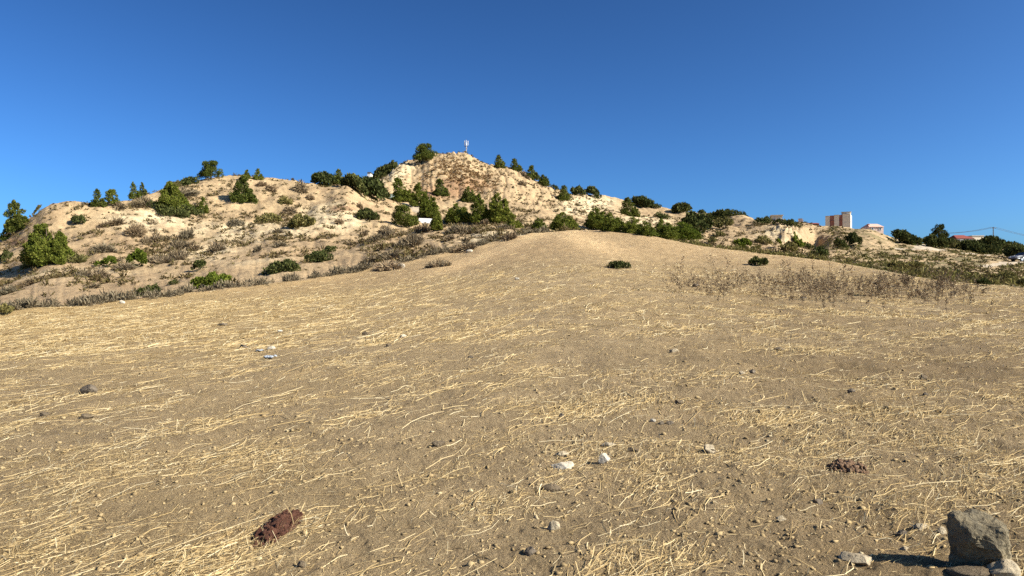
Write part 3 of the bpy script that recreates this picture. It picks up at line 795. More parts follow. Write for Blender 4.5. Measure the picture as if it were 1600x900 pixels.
# ------------------------------------------------------------------ dry bushes
DRY = [
 (285, 306, 40, 12, 'grey dry bush on the skyline between the two pine pairs', M_drygrey),
 (226, 322, 30, 14, 'dark dry bush left of the two-tipped pine', M_dry),
 (186, 325, 28, 10, 'brown dry bush at the foot of the paler skyline pine', M_dry),
 (452, 333 , 26, 8, 'low brown bush on the upper slope left of the saddle', M_dry),
 (470, 297, 26, 12, 'brown bush under the skyline left of the saddle hedge', M_dry),
 (485, 313, 15, 7, 'small dark bush on the bare knoll under the saddle hedge', M_dry),
 (424, 297, 22, 10, 'dry bush right of the narrow-tipped pine on the left hilltop', M_dry),
 (410, 291, 18, 9, 'brown tuft just below the two little hilltop pines', M_dry),
 (446, 318, 22, 11, 'greyish bush in the middle of the bare upper slope', M_olive),
 (180, 352, 30, 14, 'dark brown bush in the scrubby left hollow, topmost', M_dry),
 (210, 366, 34, 16, 'brown bush in the scrubby left hollow, between the pines', M_dry),
 (160, 394, 34, 14, 'grey bush above the bright green bush with the sprig', M_drygrey),
 (244, 378, 20, 14, 'lone greyish bush on the lower slope right of the hollow', M_drygrey),
 (293, 373, 24, 16, 'upper of the grey bush chain leading down the pale slope', M_drygrey),
 (277, 389, 26, 16, 'middle of the grey bush chain leading down the pale slope', M_drygrey),
 (300, 388, 18, 11, 'small brown bush right of the grey bush chain', M_dry),
 (279, 404, 34, 15, 'lowest and widest of the grey bush chain on the pale slope', M_drygrey),
 (338, 393, 30, 16, 'conical mauve-grey bush on the bare scree', M_drygrey),
 (402, 393, 16, 10, 'little dark bush at the lower edge of the scree', M_drygrey),
 (435, 386, 25, 10, 'flat grey bush on the lower scree', M_drygrey),
 (434, 364, 18, 9, 'small grey bush on the upper scree', M_drygrey),
 (367, 352, 24, 9, 'grey bush on the slope above the scree', M_drygrey),
 (545, 384, 18, 8, 'lone brown bush on the tan ground left of the grey thicket', M_dry),
 (253, 411, 34, 12, 'grey bush to the right of the largest bright green bush', M_drygrey),
 (193, 421, 34, 12, 'grey bush under the two bright green bushes', M_drygrey),
 (130, 432, 26, 12, 'dark grey bush left of a bigger one on the pale bench', M_drygrey),
 (156, 433, 32, 15, 'bigger dark grey bush on the pale bench', M_drygrey),
 (50, 443, 46, 12, 'long brown bush on the white bench at far left', M_dry),
 (10, 460, 24, 14, 'grey bush at the left frame edge above the hedge', M_drygrey),
 (150, 449, 18, 9, 'small brown bush on the tan ground below the bench', M_dry),
 (60, 411, 52, 9, 'flat olive-grey bush at the foot of the biggest solitary pine', M_olive),
 (120, 409, 34, 12, 'dull bush on the right of the biggest solitary pine', M_olive),
 (585, 374, 28, 10, 'dark brown bush in the dip left of the white shed bank', M_dry),
 (605, 370, 24, 18, 'tall dark dry bush below the round dark pine', M_drygrey),
 (625, 388, 18, 14, 'rounded grey bush at the left of the bank thicket', M_drygrey),
 (645, 385, 34, 22, 'large tangled grey bush on the bank above the field', M_drygrey),
 (662, 363, 26, 14, 'brown bush on the bank right under the white shed', M_dry),
 (706, 364, 22, 12, 'grey bush on the bank right of the narrow dark pine', M_drygrey),
 (722, 364, 30, 14, 'wide grey bush on the pale bank under the broad low pine', M_drygrey),
 (701, 375, 20, 9, 'low dark bush in the middle of the pale bank', M_dry),
 (728, 379, 14, 9, 'small round bush alone on the pale bank', M_drygrey),
 (757, 352, 16, 9, 'little brown bush under the big central pine group', M_dry),
 (728, 391, 36, 12, 'dark bush with pale stones at the edge of the field', M_dry),
 (768, 377, 28, 11, 'rounded grey-green bush on the pale bank near the field', M_drygrey),
 (795, 374, 24, 12, 'mauve bush at the right end of the pale bank', M_dry),
 (785, 359, 20, 10, 'pale dry bush between the big central pines and the field', M_drygrey),
 (610, 404, 50, 14, 'long grey bush in the hedge beside the pale stone', M_drygrey),
 (683, 417, 30, 14, 'brown thistle clump standing on the field below the bank', M_weed),
 (604, 421, 40, 14, 'brown weed patch in front of the hedge with the pale stone', M_weed),
 (563, 326, 12, 9, 'tiny dark bush on the right of the bare knoll', M_dry),
 (530, 350, 16, 8, 'brown bush right of the pale scree top', M_dry),
 (568, 368, 14, 8, 'small brown bush in the dip below the dark low bush', M_dry),
 (821, 278, 16, 8, 'dark dry tuft under the mound ridge near the second ridge pine', M_dry),
 (816, 289, 14, 6, 'low dry tuft on the mound face below the ridge pines', M_dry),
]
for P in DRY: dry_bush(*P)

# low tufts nobody could count: one mass on the slopes, one strip along the field's right edge
def ground_tufts(name, pts, mat, w_rng, h_rng, blades, label, thick=1.0):
    V_, F_, off_ = [], [], 0
    xs = np.array([p[0] for p in pts]); ys = np.array([p[1] for p in pts]); zs = height(xs, ys)
    for i in range(len(pts)):
        y = ys[i]; w = w_rng[0] + (w_rng[1] - w_rng[0]) * RNG.random() ** 2; h = w * (h_rng[0] + (h_rng[1] - h_rng[0]) * RNG.random())
        tv, tf = twig_cloud(RNG, w, h, blades, max(0.05 * w, 0.55 * y / F) * thick, 0.9)
        tv += np.array([xs[i], ys[i], zs[i] - 0.02]); V_.append(tv); F_.append(tf + off_); off_ += len(tv)
    o = make_mesh(name, np.concatenate(V_), np.concatenate(F_), mat)
    return tag(o, label, kind='stuff')
def slope_points(n, u0, u1, y0, y1, dens):
    out = []
    u = u0 + (u1 - u0) * RNG.random(n * 4); y = y0 + (y1 - y0) * RNG.random(n * 4); x = (u - 800) / F * y
    e, _, _ = edge_of(x, y); keep = (e > 2) & ~on_road(x, y) & (RNG.random(n * 4) < dens(x, y, u))
    z = height(x, y); v = 450 - F * (z - CAMZ) / y
    for i in np.nonzero(keep)[0][:n]: out.append((x[i], y[i]))
    return out
dn = lambda x, y, u: (smooth(-0.05, 0.35, fbm(x * 0.12, y * 0.12, 3, 201)) * 0.8 + 0.12) * (0.1 + 0.9 * np.maximum(smooth(20, 36, edge_of(x, y)[0]), smooth(560, 620, u)))
ground_tufts('undergrowth', slope_points(5200, -100, 900, 42, 155, dn) + slope_points(1700, 900, 1320, 70, 200, dn), M_tuft, (0.3, 1.5), (0.35, 0.6), 24,
             'low brown tufts scattered over the bare left and right slopes')
ground_tufts('slope_grass', slope_points(1200, 590, 960, 160, 222, lambda x, y, u: smooth(-0.1, 0.3, fbm(x * 0.15, y * 0.15, 3, 205)) * 0.7 + 0.25), M_tuft, (0.4, 1.3), (0.4, 0.7), 18,
             'dark dry tufts dotted over the face of the bare mound')
ground_tufts('red_grass', slope_points(420, 655, 790, 176, 204, lambda x, y, u: np.exp(-((u - 722) / 45) ** 2 - ((y - 190) / 10) ** 2)), M_redgrass, (0.7, 1.7), (0.4, 0.6), 22,
             'rust-brown dry grass patch on the lower face of the mound')
ground_tufts('scrub_grass', slope_points(900, 1285, 1680, 50, 160, dn), M_olive, (0.5, 1.7), (0.25, 0.45), 22,
             'olive and straw coloured scrub covering the right slope')
ground_tufts('dry_grass', slope_points(900, 1300, 1680, 40, 140, lambda x, y, u: 0.7 + 0 * x), M_tuft, (0.5, 1.5), (0.3, 0.5), 16,
             'tan dry grass between the olive scrub on the right slope')
def px_blobs(B):
    def f(x, y, u):
        v = 450 - F * (height(x, y) - CAMZ) / y; w_ = 0
        for (uc, vc, ru, rv) in B: w_ = w_ + np.exp(-((u - uc) / ru) ** 2 - ((v - vc) / rv) ** 2)
        return np.clip(w_, 0, 1)
    return f
ground_tufts('brush', slope_points(90, 120, 860, 50, 150, px_blobs([(215, 358, 50, 15), (180, 388, 45, 10), (250, 340, 50, 8), (300, 385, 30, 16), (640, 385, 45, 16), (720, 372, 60, 10), (600, 368, 30, 10), (790, 370, 40, 8), (450, 338, 50, 8)])), M_dry, (0.8, 2.1), (0.35, 0.6), 90,
             'thicket of brown and mauve dead brush in the hollows of the left slopes', 0.5)
strip = []
for i in range(1000):
    u = 985 + 640 * RNG.random(); e_ = RNG.random() ** 1.4 * 9 + 0.6
    if u > 1290:
        e_ = e_ * 2.2 - 1.0
        if float(noise(np.array([u * 0.021]), np.array([e_ * 0.25]), 215)[0]) < 0.12: continue
    d_ = np.interp(u, UG, EDGE_Y) + e_; strip.append(((u - 800) / F * d_, d_))
ground_tufts('grass', strip, M_olive, (0.35, 1.0), (0.4, 0.75), 30, 'olive green grass strip along the right edge of the field')
hedge = []
for i in range(1500):
    u = -120 + 985 * RNG.random(); e_ = RNG.normal(0.75, 0.5) + 0.7 * RNG.random() * smooth(560, 700, u)
    d_ = np.interp(u, UG, EDGE_Y) + e_; x_ = (u - 800) / F * d_
    if RNG.random() < 0.12 + 0.88 * float(smooth(-0.25, 0.25, noise(np.array([u * 0.04]), np.array([1.7]), 211)[0])): hedge.append((x_, d_))
ground_tufts('dry_weeds', hedge, M_drygrey, (0.3, 1.0), (0.45, 0.9), 34, 'grey dead weeds in a ragged line along the left edge of the field', 0.8)

# standing dead weeds on the field: a stalk with side shoots and seed heads
def weed_mesh(rng, h, n_br, thick):
    V_, F_ = [], []
    def blade(a, b, t):
        a = np.array(a); b = np.array(b)
        for k in range(2):
            s = np.cross(b - a, rng.normal(size=3)); s = s / (np.linalg.norm(s) + 1e-9) * t
            n = len(V_) * 4; V_.append(np.stack([a - s, a + s, b + s * .6, b - s * .6])); F_.append((n, n + 1, n + 2, n + 3))
    top = np.array([rng.normal(0, .08) * h, rng.normal(0, .08) * h, h])
    blade((0, 0, -0.03), top * .5, thick); blade(top * .5, top, thick * .8)
    for i in range(n_br):
        t = 0.12 + 0.85 * rng.random(); a = top * t; an = rng.random() * 6.28; ln = h * (0.12 + 0.22 * rng.random()) * (1.15 - t * .7)
        b = a + np.array([math.cos(an) * ln * .8, math.sin(an) * ln * .8, ln * (0.3 + 0.6 * rng.random())]); blade(a, b, thick * .7)
        for j in range(2):
            c = b + rng.normal(0, 0.03, 3); blade(b, c, thick * 2.2)
    return np.concatenate(V_), np.array(F_)
WV, WF, off_ = [], [], 0
nw = 0
while nw < 620:
    u = 1035 + 520 * RNG.random(); y = 22 + 18 * RNG.random() ** 0.9; x = (u - 800) / F * y
    e = edge_of(np.array([x]), np.array([y]))[0][0]
    if e > -0.8: continue
    k = math.exp(-((u - 1265) / 95) ** 2 - ((y - 29) / 4) ** 2) + 0.7 * math.exp(-((u - 1450) / 80) ** 2 - ((y - 29) / 3.5) ** 2) + 0.5 * math.exp(-((u - 1110) / 60) ** 2 - ((y - 31) / 3.5) ** 2) + 0.25 * math.exp(-((u - 1350) / 160) ** 2 - ((y - 30) / 5) ** 2)
    if RNG.random() > k: continue
    v_, f_ = weed_mesh(RNG, 0.2 + 0.42 * RNG.random() ** 1.3, 9, 0.0055)
    v_ = v_ + np.array([x, y, H(x, y)]); WV.append(v_); WF.append(f_ + off_); off_ += len(v_); nw += 1
tag(make_mesh('weeds', np.concatenate(WV), np.concatenate(WF), M_weed), 'band of brown dead thistle stalks standing across the right of the field', kind='stuff')
WEEDS = [
 (1371, 463, 40, 34, 'bushy reddish dead weed nearest to the camera, with its shadow to the left'),
 (1478, 453, 38, 26, 'tall dark dead weed standing near the right end of the weed band'),
 (1296, 424, 26, 5, 'tall single thistle stalk against the pale crest, left of two widely spaced'),
 (1317, 440, 30, 6, 'tall single thistle stalk rising from the middle of the weed band'),
 (1331, 432, 28, 6, 'tallest thin thistle stalk on the right of the weed band middle'),
 (1232, 436, 28, 9, 'stout thistle stalk in the thick brown part of the weed band'),
 (1222, 432, 26, 9, 'forked thistle stalk at the left of the thick brown part of the weed band'),
 (1270, 432, 24, 8, 'stubby thistle stalk in the centre of the thick brown weed patch'),
 (1137, 424, 24, 9, 'thistle stalk in a sparse group below the dark lone bush on the left'),
 (1111, 420, 24, 6, 'thin upright stalk left of the lone dark bush, alone against the straw'),
 (1062, 428, 26, 6, 'leftmost thin dead stalk at the start of the weed band'),
 (1415, 448, 24, 14, 'low spreading brown weed between the two bushy dead weeds'),
]
for (u, v, hp, wp, lab) in WEEDS:
    x, y, z = ground_at(u, v); h = hp * y / F
    rng = np.random.default_rng(int(u) * 7 + 1)
    if wp > 12:
        V_, F_, o_ = [], [], 0
        for i in range(9):
            a, b = weed_mesh(rng, h * (0.55 + 0.45 * rng.random()), 16, 0.008); a = a + np.array([rng.normal(0, wp * y / F * .16), rng.normal(0, wp * y / F * .16), 0])
            a[:, 0] += (a[:, 2] * rng.normal(0, .35)); V_.append(a); F_.append(b + o_); o_ += len(a)
        vv, ff = np.concatenate(V_), np.concatenate(F_)
    else:
        vv, ff = weed_mesh(rng, h, 14, 0.011)
    o = make_mesh('dead_weed', vv, ff, M_weed); o.location = (x, y, z)
    tag(o, lab, 'weed', 'dead weeds standing on the field')

# agave: a rosette of stiff pointed leaves
x, y, z = ground_at(607, 311)
M_agave = plain_mat('agave_leaf', (0.30, 0.36, 0.33), 0.6, 0, 3, 0.2)
t = empty('agave', (x, y, z)); tag(t, 'blue-grey agave rosette by the track, left of the twin-topped pine', 'agave')
for i in range(16):
    an = i * 2.39996; el = R(25 + 50 * (i / 16)); ln = 1.35 - 0.3 * i / 16; m = MB()
    dx, dy = math.cos(an), math.sin(an)
    P_ = [Vector((dx * ln * s_ * math.cos(el * (1 - .25 * s_)), dy * ln * s_ * math.cos(el * (1 - .25 * s_)), ln * s_ * math.sin(el) + 0.05)) for s_ in (0.05, .35, .7, 1.0)]
    m.tube(P_, [0.08, 0.13, 0.09, 0.01], 5); m.build('leaf', M_agave, t, smooth_shade=True)

# ------------------------------------------------------------------ mast, buildings, pole, car
M_white = plain_mat('white_render', (0.78, 0.76, 0.72), 0.85, 0, 1.2, 0.06)
M_cream = plain_mat('cream_render', (0.60, 0.52, 0.40), 0.85, 0, 0.8, 0.08)
M_beige = plain_mat('beige_render', (0.86, 0.75, 0.57), 0.85, 0, 0.8, 0.08)
M_brownbay = plain_mat('brown_bay', (0.40, 0.17, 0.12), 0.85, 0, 0.8, 0.15)
M_pinkwall = plain_mat('pink_render', (0.74, 0.56, 0.48), 0.85, 0, 0.8, 0.08)
M_pinkroof = plain_mat('pale_tiles', (0.74, 0.48, 0.38), 0.85, 0, 5, 0.15)
M_redroof = plain_mat('red_tiles', (0.28, 0.065, 0.045), 0.8, 0, 5, 0.22)
M_brick = plain_mat('red_brown_wall', (0.24, 0.09, 0.065), 0.85, 0, 3, 0.2)
M_glass = plain_mat('dark_glass', (0.03, 0.035, 0.045), 0.12, 0, 2, 0.1, 0.5)
M_steel = plain_mat('galvanised', (0.62, 0.64, 0.66), 0.45, 0.3, 6, 0.08)
M_panel = plain_mat('antenna_white', (0.66, 0.68, 0.70), 0.5, 0, 6, 0.04)
M_dkmetal = plain_mat('dark_fitting', (0.10, 0.10, 0.105), 0.5, 0.4, 6, 0.1)
M_wood = plain_mat('grey_wood', (0.16, 0.135, 0.11), 0.9, 0, 4, 0.25)
M_silver = plain_mat('silver_paint', (0.33, 0.33, 0.33), 0.4, 0.3, 3, 0.03)
M_rubber = plain_mat('rubber', (0.02, 0.02, 0.02), 0.8, 0, 5, 0.2)

def px(u, v, y): return Vector(((u - 800) / F * y, y, CAMZ + (450 - v) * y / F))

# antenna mast standing on the far side of the mound
y = 236; p = px(728.5, 219, y); zb = H(p.x, y) - 0.3; s = y / F
t = empty('antenna_mast', (p.x, y, zb)); tag(t, 'pale mobile-phone antenna mast on top of the bare mound', 'antenna mast')
hh = p.z - zb
MB().tube([(0, 0, 0), (0, 0, hh - 7.5 * s), (0, 0, hh - 0.2 * s)], [0.95 * s, 0.8 * s, 0.35 * s], 12).build('pole', M_steel, t, smooth_shade=True)
m = MB()
for k in range(12):
    a0, a1 = k * math.pi / 6, (k + 1) * math.pi / 6; r_ = 2.6 * s
    m.tube([(r_ * math.cos(a0), r_ * math.sin(a0), hh - 9.5 * s), (r_ * math.cos(a1), r_ * math.sin(a1), hh - 9.5 * s)], 0.28 * s, 5)
for k in range(3):
    a0 = R(30 + 120 * k); m.tube([(0, 0, hh - 9.5 * s), (2.6 * s * math.cos(a0), 2.6 * s * math.sin(a0), hh - 9.5 * s)], 0.28 * s, 5)
m.build('platform', M_dkmetal, t)
for k in range(3):
    a0 = R(-90 + 120 * k); q = (3.1 * s * math.cos(a0), 3.1 * s * math.sin(a0))
    pn = MB().box((q[0], q[1], hh - 4.2 * s), (0.7 * s, 1.0 * s, 7.2 * s), a0).build('antenna_panel', M_panel, t, 0.05)
    MB().tube([(q[0] * .75, q[1] * .75, hh - 9.3 * s), (q[0] * .75, q[1] * .75, hh - 0.5 * s)], 0.18 * s, 6).build('bracket', M_steel, pn)
MB().tube([(0, 0, hh - 0.5 * s), (0, 0, hh + 2.2 * s)], 0.16 * s, 6).build('lightning_rod', M_dkmetal, t)
MB().box((0.9 * s, -0.9 * s, hh - 13 * s), (1.1 * s, 0.6 * s, 2.0 * s)).build('equipment_box', M_steel, t, 0.03)

def windows(parent, wall_y, rows, cols_, x0, x1, z0, z1, ww, wh, frame=M_white):
    for i in range(cols_):
        for j in range(rows):
            cx = x0 + (x1 - x0) * (i + .5) / cols_; cz = z0 + (z1 - z0) * (j + .5) / rows
            w_ = MB().box((cx, wall_y - 0.02, cz), (ww, 0.1, wh)).build('window', M_glass, parent)
            m = MB()
            for dx, dz, sx, sz in ((0, wh / 2, ww + .16, .1), (0, -wh / 2, ww + .24, .12), (-ww / 2, 0, .09, wh - .12), (ww / 2, 0, .09, wh - .12)):
                m.box((cx + dx, wall_y - 0.06, cz + dz), (sx, 0.14, sz))
            m.build('frame', frame, w_)

# apartment block on the right skyline
y = 250; s = y / F; a = px(1291, 354.5, y); b = px(1326.5, 354.5, y); W = b.x - a.x
t = empty('apartment_block', ((a.x + b.x) / 2, y, a.z - 2.5)); t.rotation_euler.z = R(-28)
tag(t, 'tall beige apartment block with two brown bays on the right skyline', 'apartment block')
h0 = 2.5 + 17.0 * s; dp = 7.5
bays = [(-0.5, -0.32, 0.0, M_beige, 0), (-0.32, -0.14, 0.35, M_brownbay, 0.1), (-0.14, 0.06, 0.0, M_beige, 0.25), (0.06, 0.2, 0.35, M_brownbay, 0.2), (0.2, 0.5, 0.0, M_beige, 0.5)]
for (f0, f1, rec, mt, ex) in bays:
    wdt = (f1 - f0) * W; hz = h0 + ex
    wl = MB().box(((f0 + f1) / 2 * W, dp / 2 + rec / 2, hz / 2), (wdt - 0.004, dp - rec, hz)).build('wall', mt, t)
    MB().box(((f0 + f1) / 2 * W, dp / 2 + rec / 2, hz + 0.09), (wdt - 0.01, dp - rec + .16, 0.18)).build('parapet', M_cream if mt is M_beige else M_brownbay, wl)
for (f0, f1) in ((-0.32, -0.14), (0.06, 0.2)):
    for j in range(2):
        MB().box(((f0 + f1) / 2 * W, 0.2, 2.7 + j * 1.9), ((f1 - f0) * W - 0.1, 0.3, 0.12)).build('balcony_slab', M_brownbay, t)
m = MB().box((0.32 * W, dp * .45, h0 + 0.5 + 2.1 * s), (0.36 * W, 3.2, 4.2 * s)); st = m.build('stair_tower', M_cream, t)
MB().box((0.32 * W, dp * .45, h0 + 0.5 + 4.4 * s), (0.40 * W, 3.5, 0.4 * s)).build('roof_slab', M_cream, st)
MB().box((W / 2 + 0.08, dp / 2, h0 / 2 + .2), (0.14, dp - .1, h0 + .3)).build('sunlit_side_wall', M_white, t)  # sun-facing side: its brightness painted in as white beside the beige front
MB().box((0.40 * W, dp * .2, h0 + 0.55 + 1.2 * s), (0.9, 0.9, 1.6 * s)).build('water_tank', M_white, t, 0.08)

# low cream house left of it
y = 215; s = y / F; a = px(1206, 352, y); b = px(1222, 352, y); W = b.x - a.x
t = empty('cream_house', ((a.x + b.x) / 2, y, a.z - 1.5)); t.rotation_euler.z = R(-16)
tag(t, 'low cream flat-roofed house behind the evergreen bushes left of the cliff top', 'house')
hz = 1.5 + 15.0 * s
MB().box((0, 2.5, hz / 2), (W, 5, hz)).build('wall', M_cream, t)
MB().box((0, 2.5, hz + 0.12), (W + .5, 5.5, 0.24)).build('roof', M_cream, t)
MB().box((W / 2 + .45, 2.6, (hz - 1.0) / 2), (0.9, 4.6, hz - 1.0)).build('side_wing', M_white, t)
windows(t, 0.0, 1, 2, -W / 2, W / 2, 2.2, 4.0, 0.6, 0.8)
a = px(1243, 353, y); b = px(1250, 353, y); W = b.x - a.x
t = empty('garden_wall', ((a.x + b.x) / 2, y - 2, a.z - 1.0)); t.rotation_euler.z = R(-20)
tag(t, 'narrow pinkish wall with a white end right of the evergreen bushes', 'wall')
MB().box((0, 1.5, (1.0 + 10 * s) / 2), (W * .8, 3, 1.0 + 10 * s)).build('wall_face', M_pinkwall, t)
MB().box((W * .4 + .15, 1.5, (1.0 + 9 * s) / 2), (0.28, 2.9, 1.0 + 9 * s)).build('end_pier', M_white, t)
MB().box((0, 1.5, 1.0 + 10.4 * s), (W * .85, 3.1, .5 * s)).build('coping', M_cream, t)

# red-brown shed with a low roof
y = 225; s = y / F; a = px(1253, 354, y); b = px(1280, 354, y); W = b.x - a.x
t = empty('red_shed', ((a.x + b.x) / 2, y, a.z - 1.0)); tag(t, 'long low red-brown shed left of the tall apartment block', 'shed')
hw = 1.0 + 4.4 * s
MB().box((0, 2, hw / 2), (W, 4, hw)).build('wall', M_brick, t)
MB().poly([(-W / 2 - .2, -.25, hw), (W / 2 + .2, -.25, hw), (W / 2 + .2, 4.25, hw + .03), (-W / 2 - .2, 4.25, hw + .03), (-W / 2 - .2, 2, hw + 2.2 * s), (W / 2 + .2, 2, hw + 2.2 * s)],
          [(0, 1, 5, 4), (2, 3, 4, 5), (0, 4, 3), (1, 2, 5), (0, 3, 2, 1)]).build('roof', M_redroof, t)
MB().box((W * .2, -.03, hw * .55), (1.0, .08, 1.0)).build('door', M_wood, t)

# pink house with a hipped roof and chimney
y = 205; s = y / F; a = px(1357, 361, y); b = px(1381, 361, y); W = b.x - a.x
t = empty('pink_house', ((a.x + b.x) / 2, y, a.z - 1.5)); tag(t, 'pale pink house with a tiled roof and chimney right of the apartment block', 'house')
hw = 1.5 + 6.5 * s
MB().box((0, 2.3, hw / 2), (W * .96, 4.6, hw)).build('wall', M_pinkwall, t)
rf = MB().poly([(-W / 2, -.3, hw), (W / 2, -.3, hw), (W / 2, 4.9, hw), (-W / 2, 4.9, hw), (-W * .3, 2.3, hw + 5.8 * s), (W * .34, 2.3, hw + 5.8 * s)],
          [(0, 1, 5, 4), (1, 2, 5), (2, 3, 4, 5), (3, 0, 4), (0, 3, 2, 1)]).build('roof', M_pinkroof, t)
MB().box((-W * .36, 1.4, hw + 2.5 * s), (0.5, 0.5, 5 * s)).build('chimney', M_brick, rf)
windows(t, 0.0, 1, 2, -W / 2, W / 2, 1.7, hw - .2, 0.6, 0.6)
MB().box((-W * .95, 3, (hw - .9) / 2), (W * .8, 3, hw - .9)).build('annex', M_white, t)

# red-roofed house in the grove with a yellow outbuilding
y = 205; s = y / F; a = px(1496, 377, y); b = px(1522, 377, y); W = b.x - a.x
t = empty('red_roofed_house', ((a.x + b.x) / 2, y, a.z - 2.0)); tag(t, 'house with a red tiled roof showing above the dark grove', 'house')
hw = 2.0 + 4.5 * s
MB().box((0, 2.6, hw / 2), (W, 5, hw)).build('wall', M_pinkwall, t)
MB().poly([(-W * .56, -.2, hw), (W * .56, -.2, hw), (W * .56, 5.4, hw), (-W * .56, 5.4, hw), (-W * .40, 2.6, hw + 6.0 * s), (W * .2, 2.6, hw + 6.2 * s)],
          [(0, 1, 5, 4), (1, 2, 5), (2, 3, 4, 5), (3, 0, 4), (0, 3, 2, 1)]).build('roof', M_redroof, t)
windows(t, 0.08, 1, 2, -W / 2, W / 2, 1.6, hw - .1, 0.6, 0.6)
a = px(1519, 377, y + 6); b = px(1537, 377, y + 6); W = b.x - a.x
t = empty('yellow_outbuilding', ((a.x + b.x) / 2, y + 6, a.z - 2.0)); tag(t, 'flat yellowish building right behind the red tiled roof', 'building')
hw = 2.0 + 8.2 * s
MB().box((0, 2, hw / 2), (W, 4, hw)).build('wall', M_beige, t); MB().box((0, 2, hw + .1), (W + .3, 4.3, .2)).build('roof', M_cream, t)

# white house corner between the shrubs, and the white shed under the pines
y = 190; s = y / F; p = px(576.5, 277, y); zb = H(p.x, y) - .4
t = empty('white_house', (p.x, y, zb)); tag(t, 'white house corner with a dark roof showing between the saddle shrubs', 'house')
hw = px(576, 270.5, y).z - zb
MB().box((0, 1.6, hw / 2), (5.2 * s, 3.2, hw)).build('wall', M_white, t)
MB().box((0.2 * s, 1.6, hw + .15), (5.8 * s, 3.5, .3), 0, 0.9).build('roof', M_dkmetal, t)
MB().box((-1.0 * s, -.03, hw * .6), (1.4 * s, .08, hw * .3)).build('window', M_glass, t)

y = 128; p0 = px(650, 346, y); s = y / F
x_, y_, z_ = ground_at(663, 349); y = min(y_ + 1.0, 150); s = y / F; p0 = px(663, 348.5, y)
t = empty('white_shed', (p0.x, y, p0.z - .5)); tag(t, 'small shed with a bright white sloping roof under the pines', 'shed')
W = 23 * s; hf = 0.5 + 0.8 * s
MB().box((0, 1.35, hf / 2), (W * .94, 2.5, hf)).build('wall', M_cream, t)
MB().poly([(-W / 2, -.1, hf), (W / 2, -.1, hf - .1), (W / 2, 2.9, hf + 8.8 * s), (-W / 2, 2.9, hf + 9.6 * s),
           (-W / 2, -.1, hf - .12), (W / 2, -.1, hf - .22), (W / 2, 2.9, hf + 8.8 * s - .12), (-W / 2, 2.9, hf + 9.6 * s - .12)],
          [(0, 1, 2, 3), (7, 6, 5, 4), (0, 4, 5, 1), (1, 5, 6, 2), (2, 6, 7, 3), (3, 7, 4, 0)]).build('roof', M_white, t)
for sx in (-1, 1): MB().box((sx * W * .45, 2.6, (hf + 7 * s) / 2), (.14, .14, hf + 7 * s)).build('post', M_wood, t)

# power pole and its wires on the right
y = 215; p = px(1552, 354.5, y); s = y / F; zb = H(p.x, y) - .5
t = empty('power_pole', (p.x, y, zb)); tag(t, 'thin dark power pole rising behind the grove on the right', 'power pole')
hh = p.z - zb
MB().tube([(0, 0, 0), (0, 0, hh)], [.16, .11], 8).build('shaft', M_wood, t)
MB().box((0, 0, hh - .35), (1.5, .11, .11)).build('crossarm', M_wood, t)
for dx in (-.65, 0.0, .65): MB().tube([(dx, 0, hh - .3), (dx, 0, hh - .05)], [.05, .035], 6).build('insulator', M_panel, t)
m = MB()
def span(q0, q1, sag):
    m.tube([tuple(q0.lerp(q1, k / 12) - Vector((0, 0, sag * 4 * (k / 12) * (1 - k / 12)))) for k in range(13)], 0.035, 4)
for dx in (-.65, .65):
    c_ = Vector((p.x + dx, y, p.z - .08)); span(c_, px(1470, 364.5, y) + Vector((dx, 0, 0)), .45); span(c_, px(1655, 377, y) + Vector((dx, 0, 0)), .4)
tag(m.build('power_line', M_dkmetal), 'pair of thin sagging wires hung from the power pole', 'cable')

# silver car on the dusty track, half out of the picture
x_, y_, z_ = ground_at(1597, 409)
t = empty('parked_car', (x_ + 1.0, y_ + 0.8, z_ + 0.02)); t.rotation_euler.z = R(8)
tag(t, 'silver car on the dusty track, cut off by the right frame edge', 'car')
prof = [(-2.1, .38), (-2.12, .62), (-1.95, .80), (-1.05, .95), (-.45, 1.40), (.95, 1.46), (1.65, 1.02), (2.08, .95), (2.14, .5), (2.05, .34)]
hw_ = 0.86; vs_ = []
for sy in (-1, 1):
    for (a_, b_) in prof: vs_.append((a_, sy * hw_ * (1 if b_ < 1.0 else .80), b_))
n_ = len(prof); fs = [tuple(range(n_))[::-1], tuple(range(n_, 2 * n_))] + [(i, (i + 1) % n_, n_ + (i + 1) % n_, n_ + i) for i in range(n_)]
MB().poly(vs_, fs).build('body', M_silver, t, 0.05)
def glass(name, q): MB().poly(q, [(0, 1, 2, 3)]).build(name, M_glass, t)
for sy in (-1, 1):
    k = sy * (hw_ * .9 + .02); k2 = sy * (hw_ * .8 + .014)
    MB().poly([(-.92, k, 1.0), (.1, k, 1.0), (.1, k2, 1.36), (-.42, k2, 1.36)], [(0, 1, 2, 3)]).build('window', M_glass, t)
    MB().poly([(.18, k, 1.0), (1.45, k, 1.0), (1.0, k2, 1.38), (.18, k2, 1.36)], [(0, 1, 2, 3)]).build('window', M_glass, t)
    MB().box((-2.02, sy * .62, .68), (.2, .36, .15)).build('headlight', M_panel, t, .03)
    MB().box((2.06, sy * .66, .80), (.16, .26, .2)).build('tail_light', M_redroof, t, .02)
    MB().box((-.95, sy * (hw_ + .07), .98), (.16, .16, .11)).build('mirror', M_silver, t, .03)
MB().poly([(-1.06, -.70, .975), (-1.06, .70, .975), (-.50, .62, 1.40), (-.50, -.62, 1.40)], [(0, 1, 2, 3)]).build('windscreen', M_glass, t)
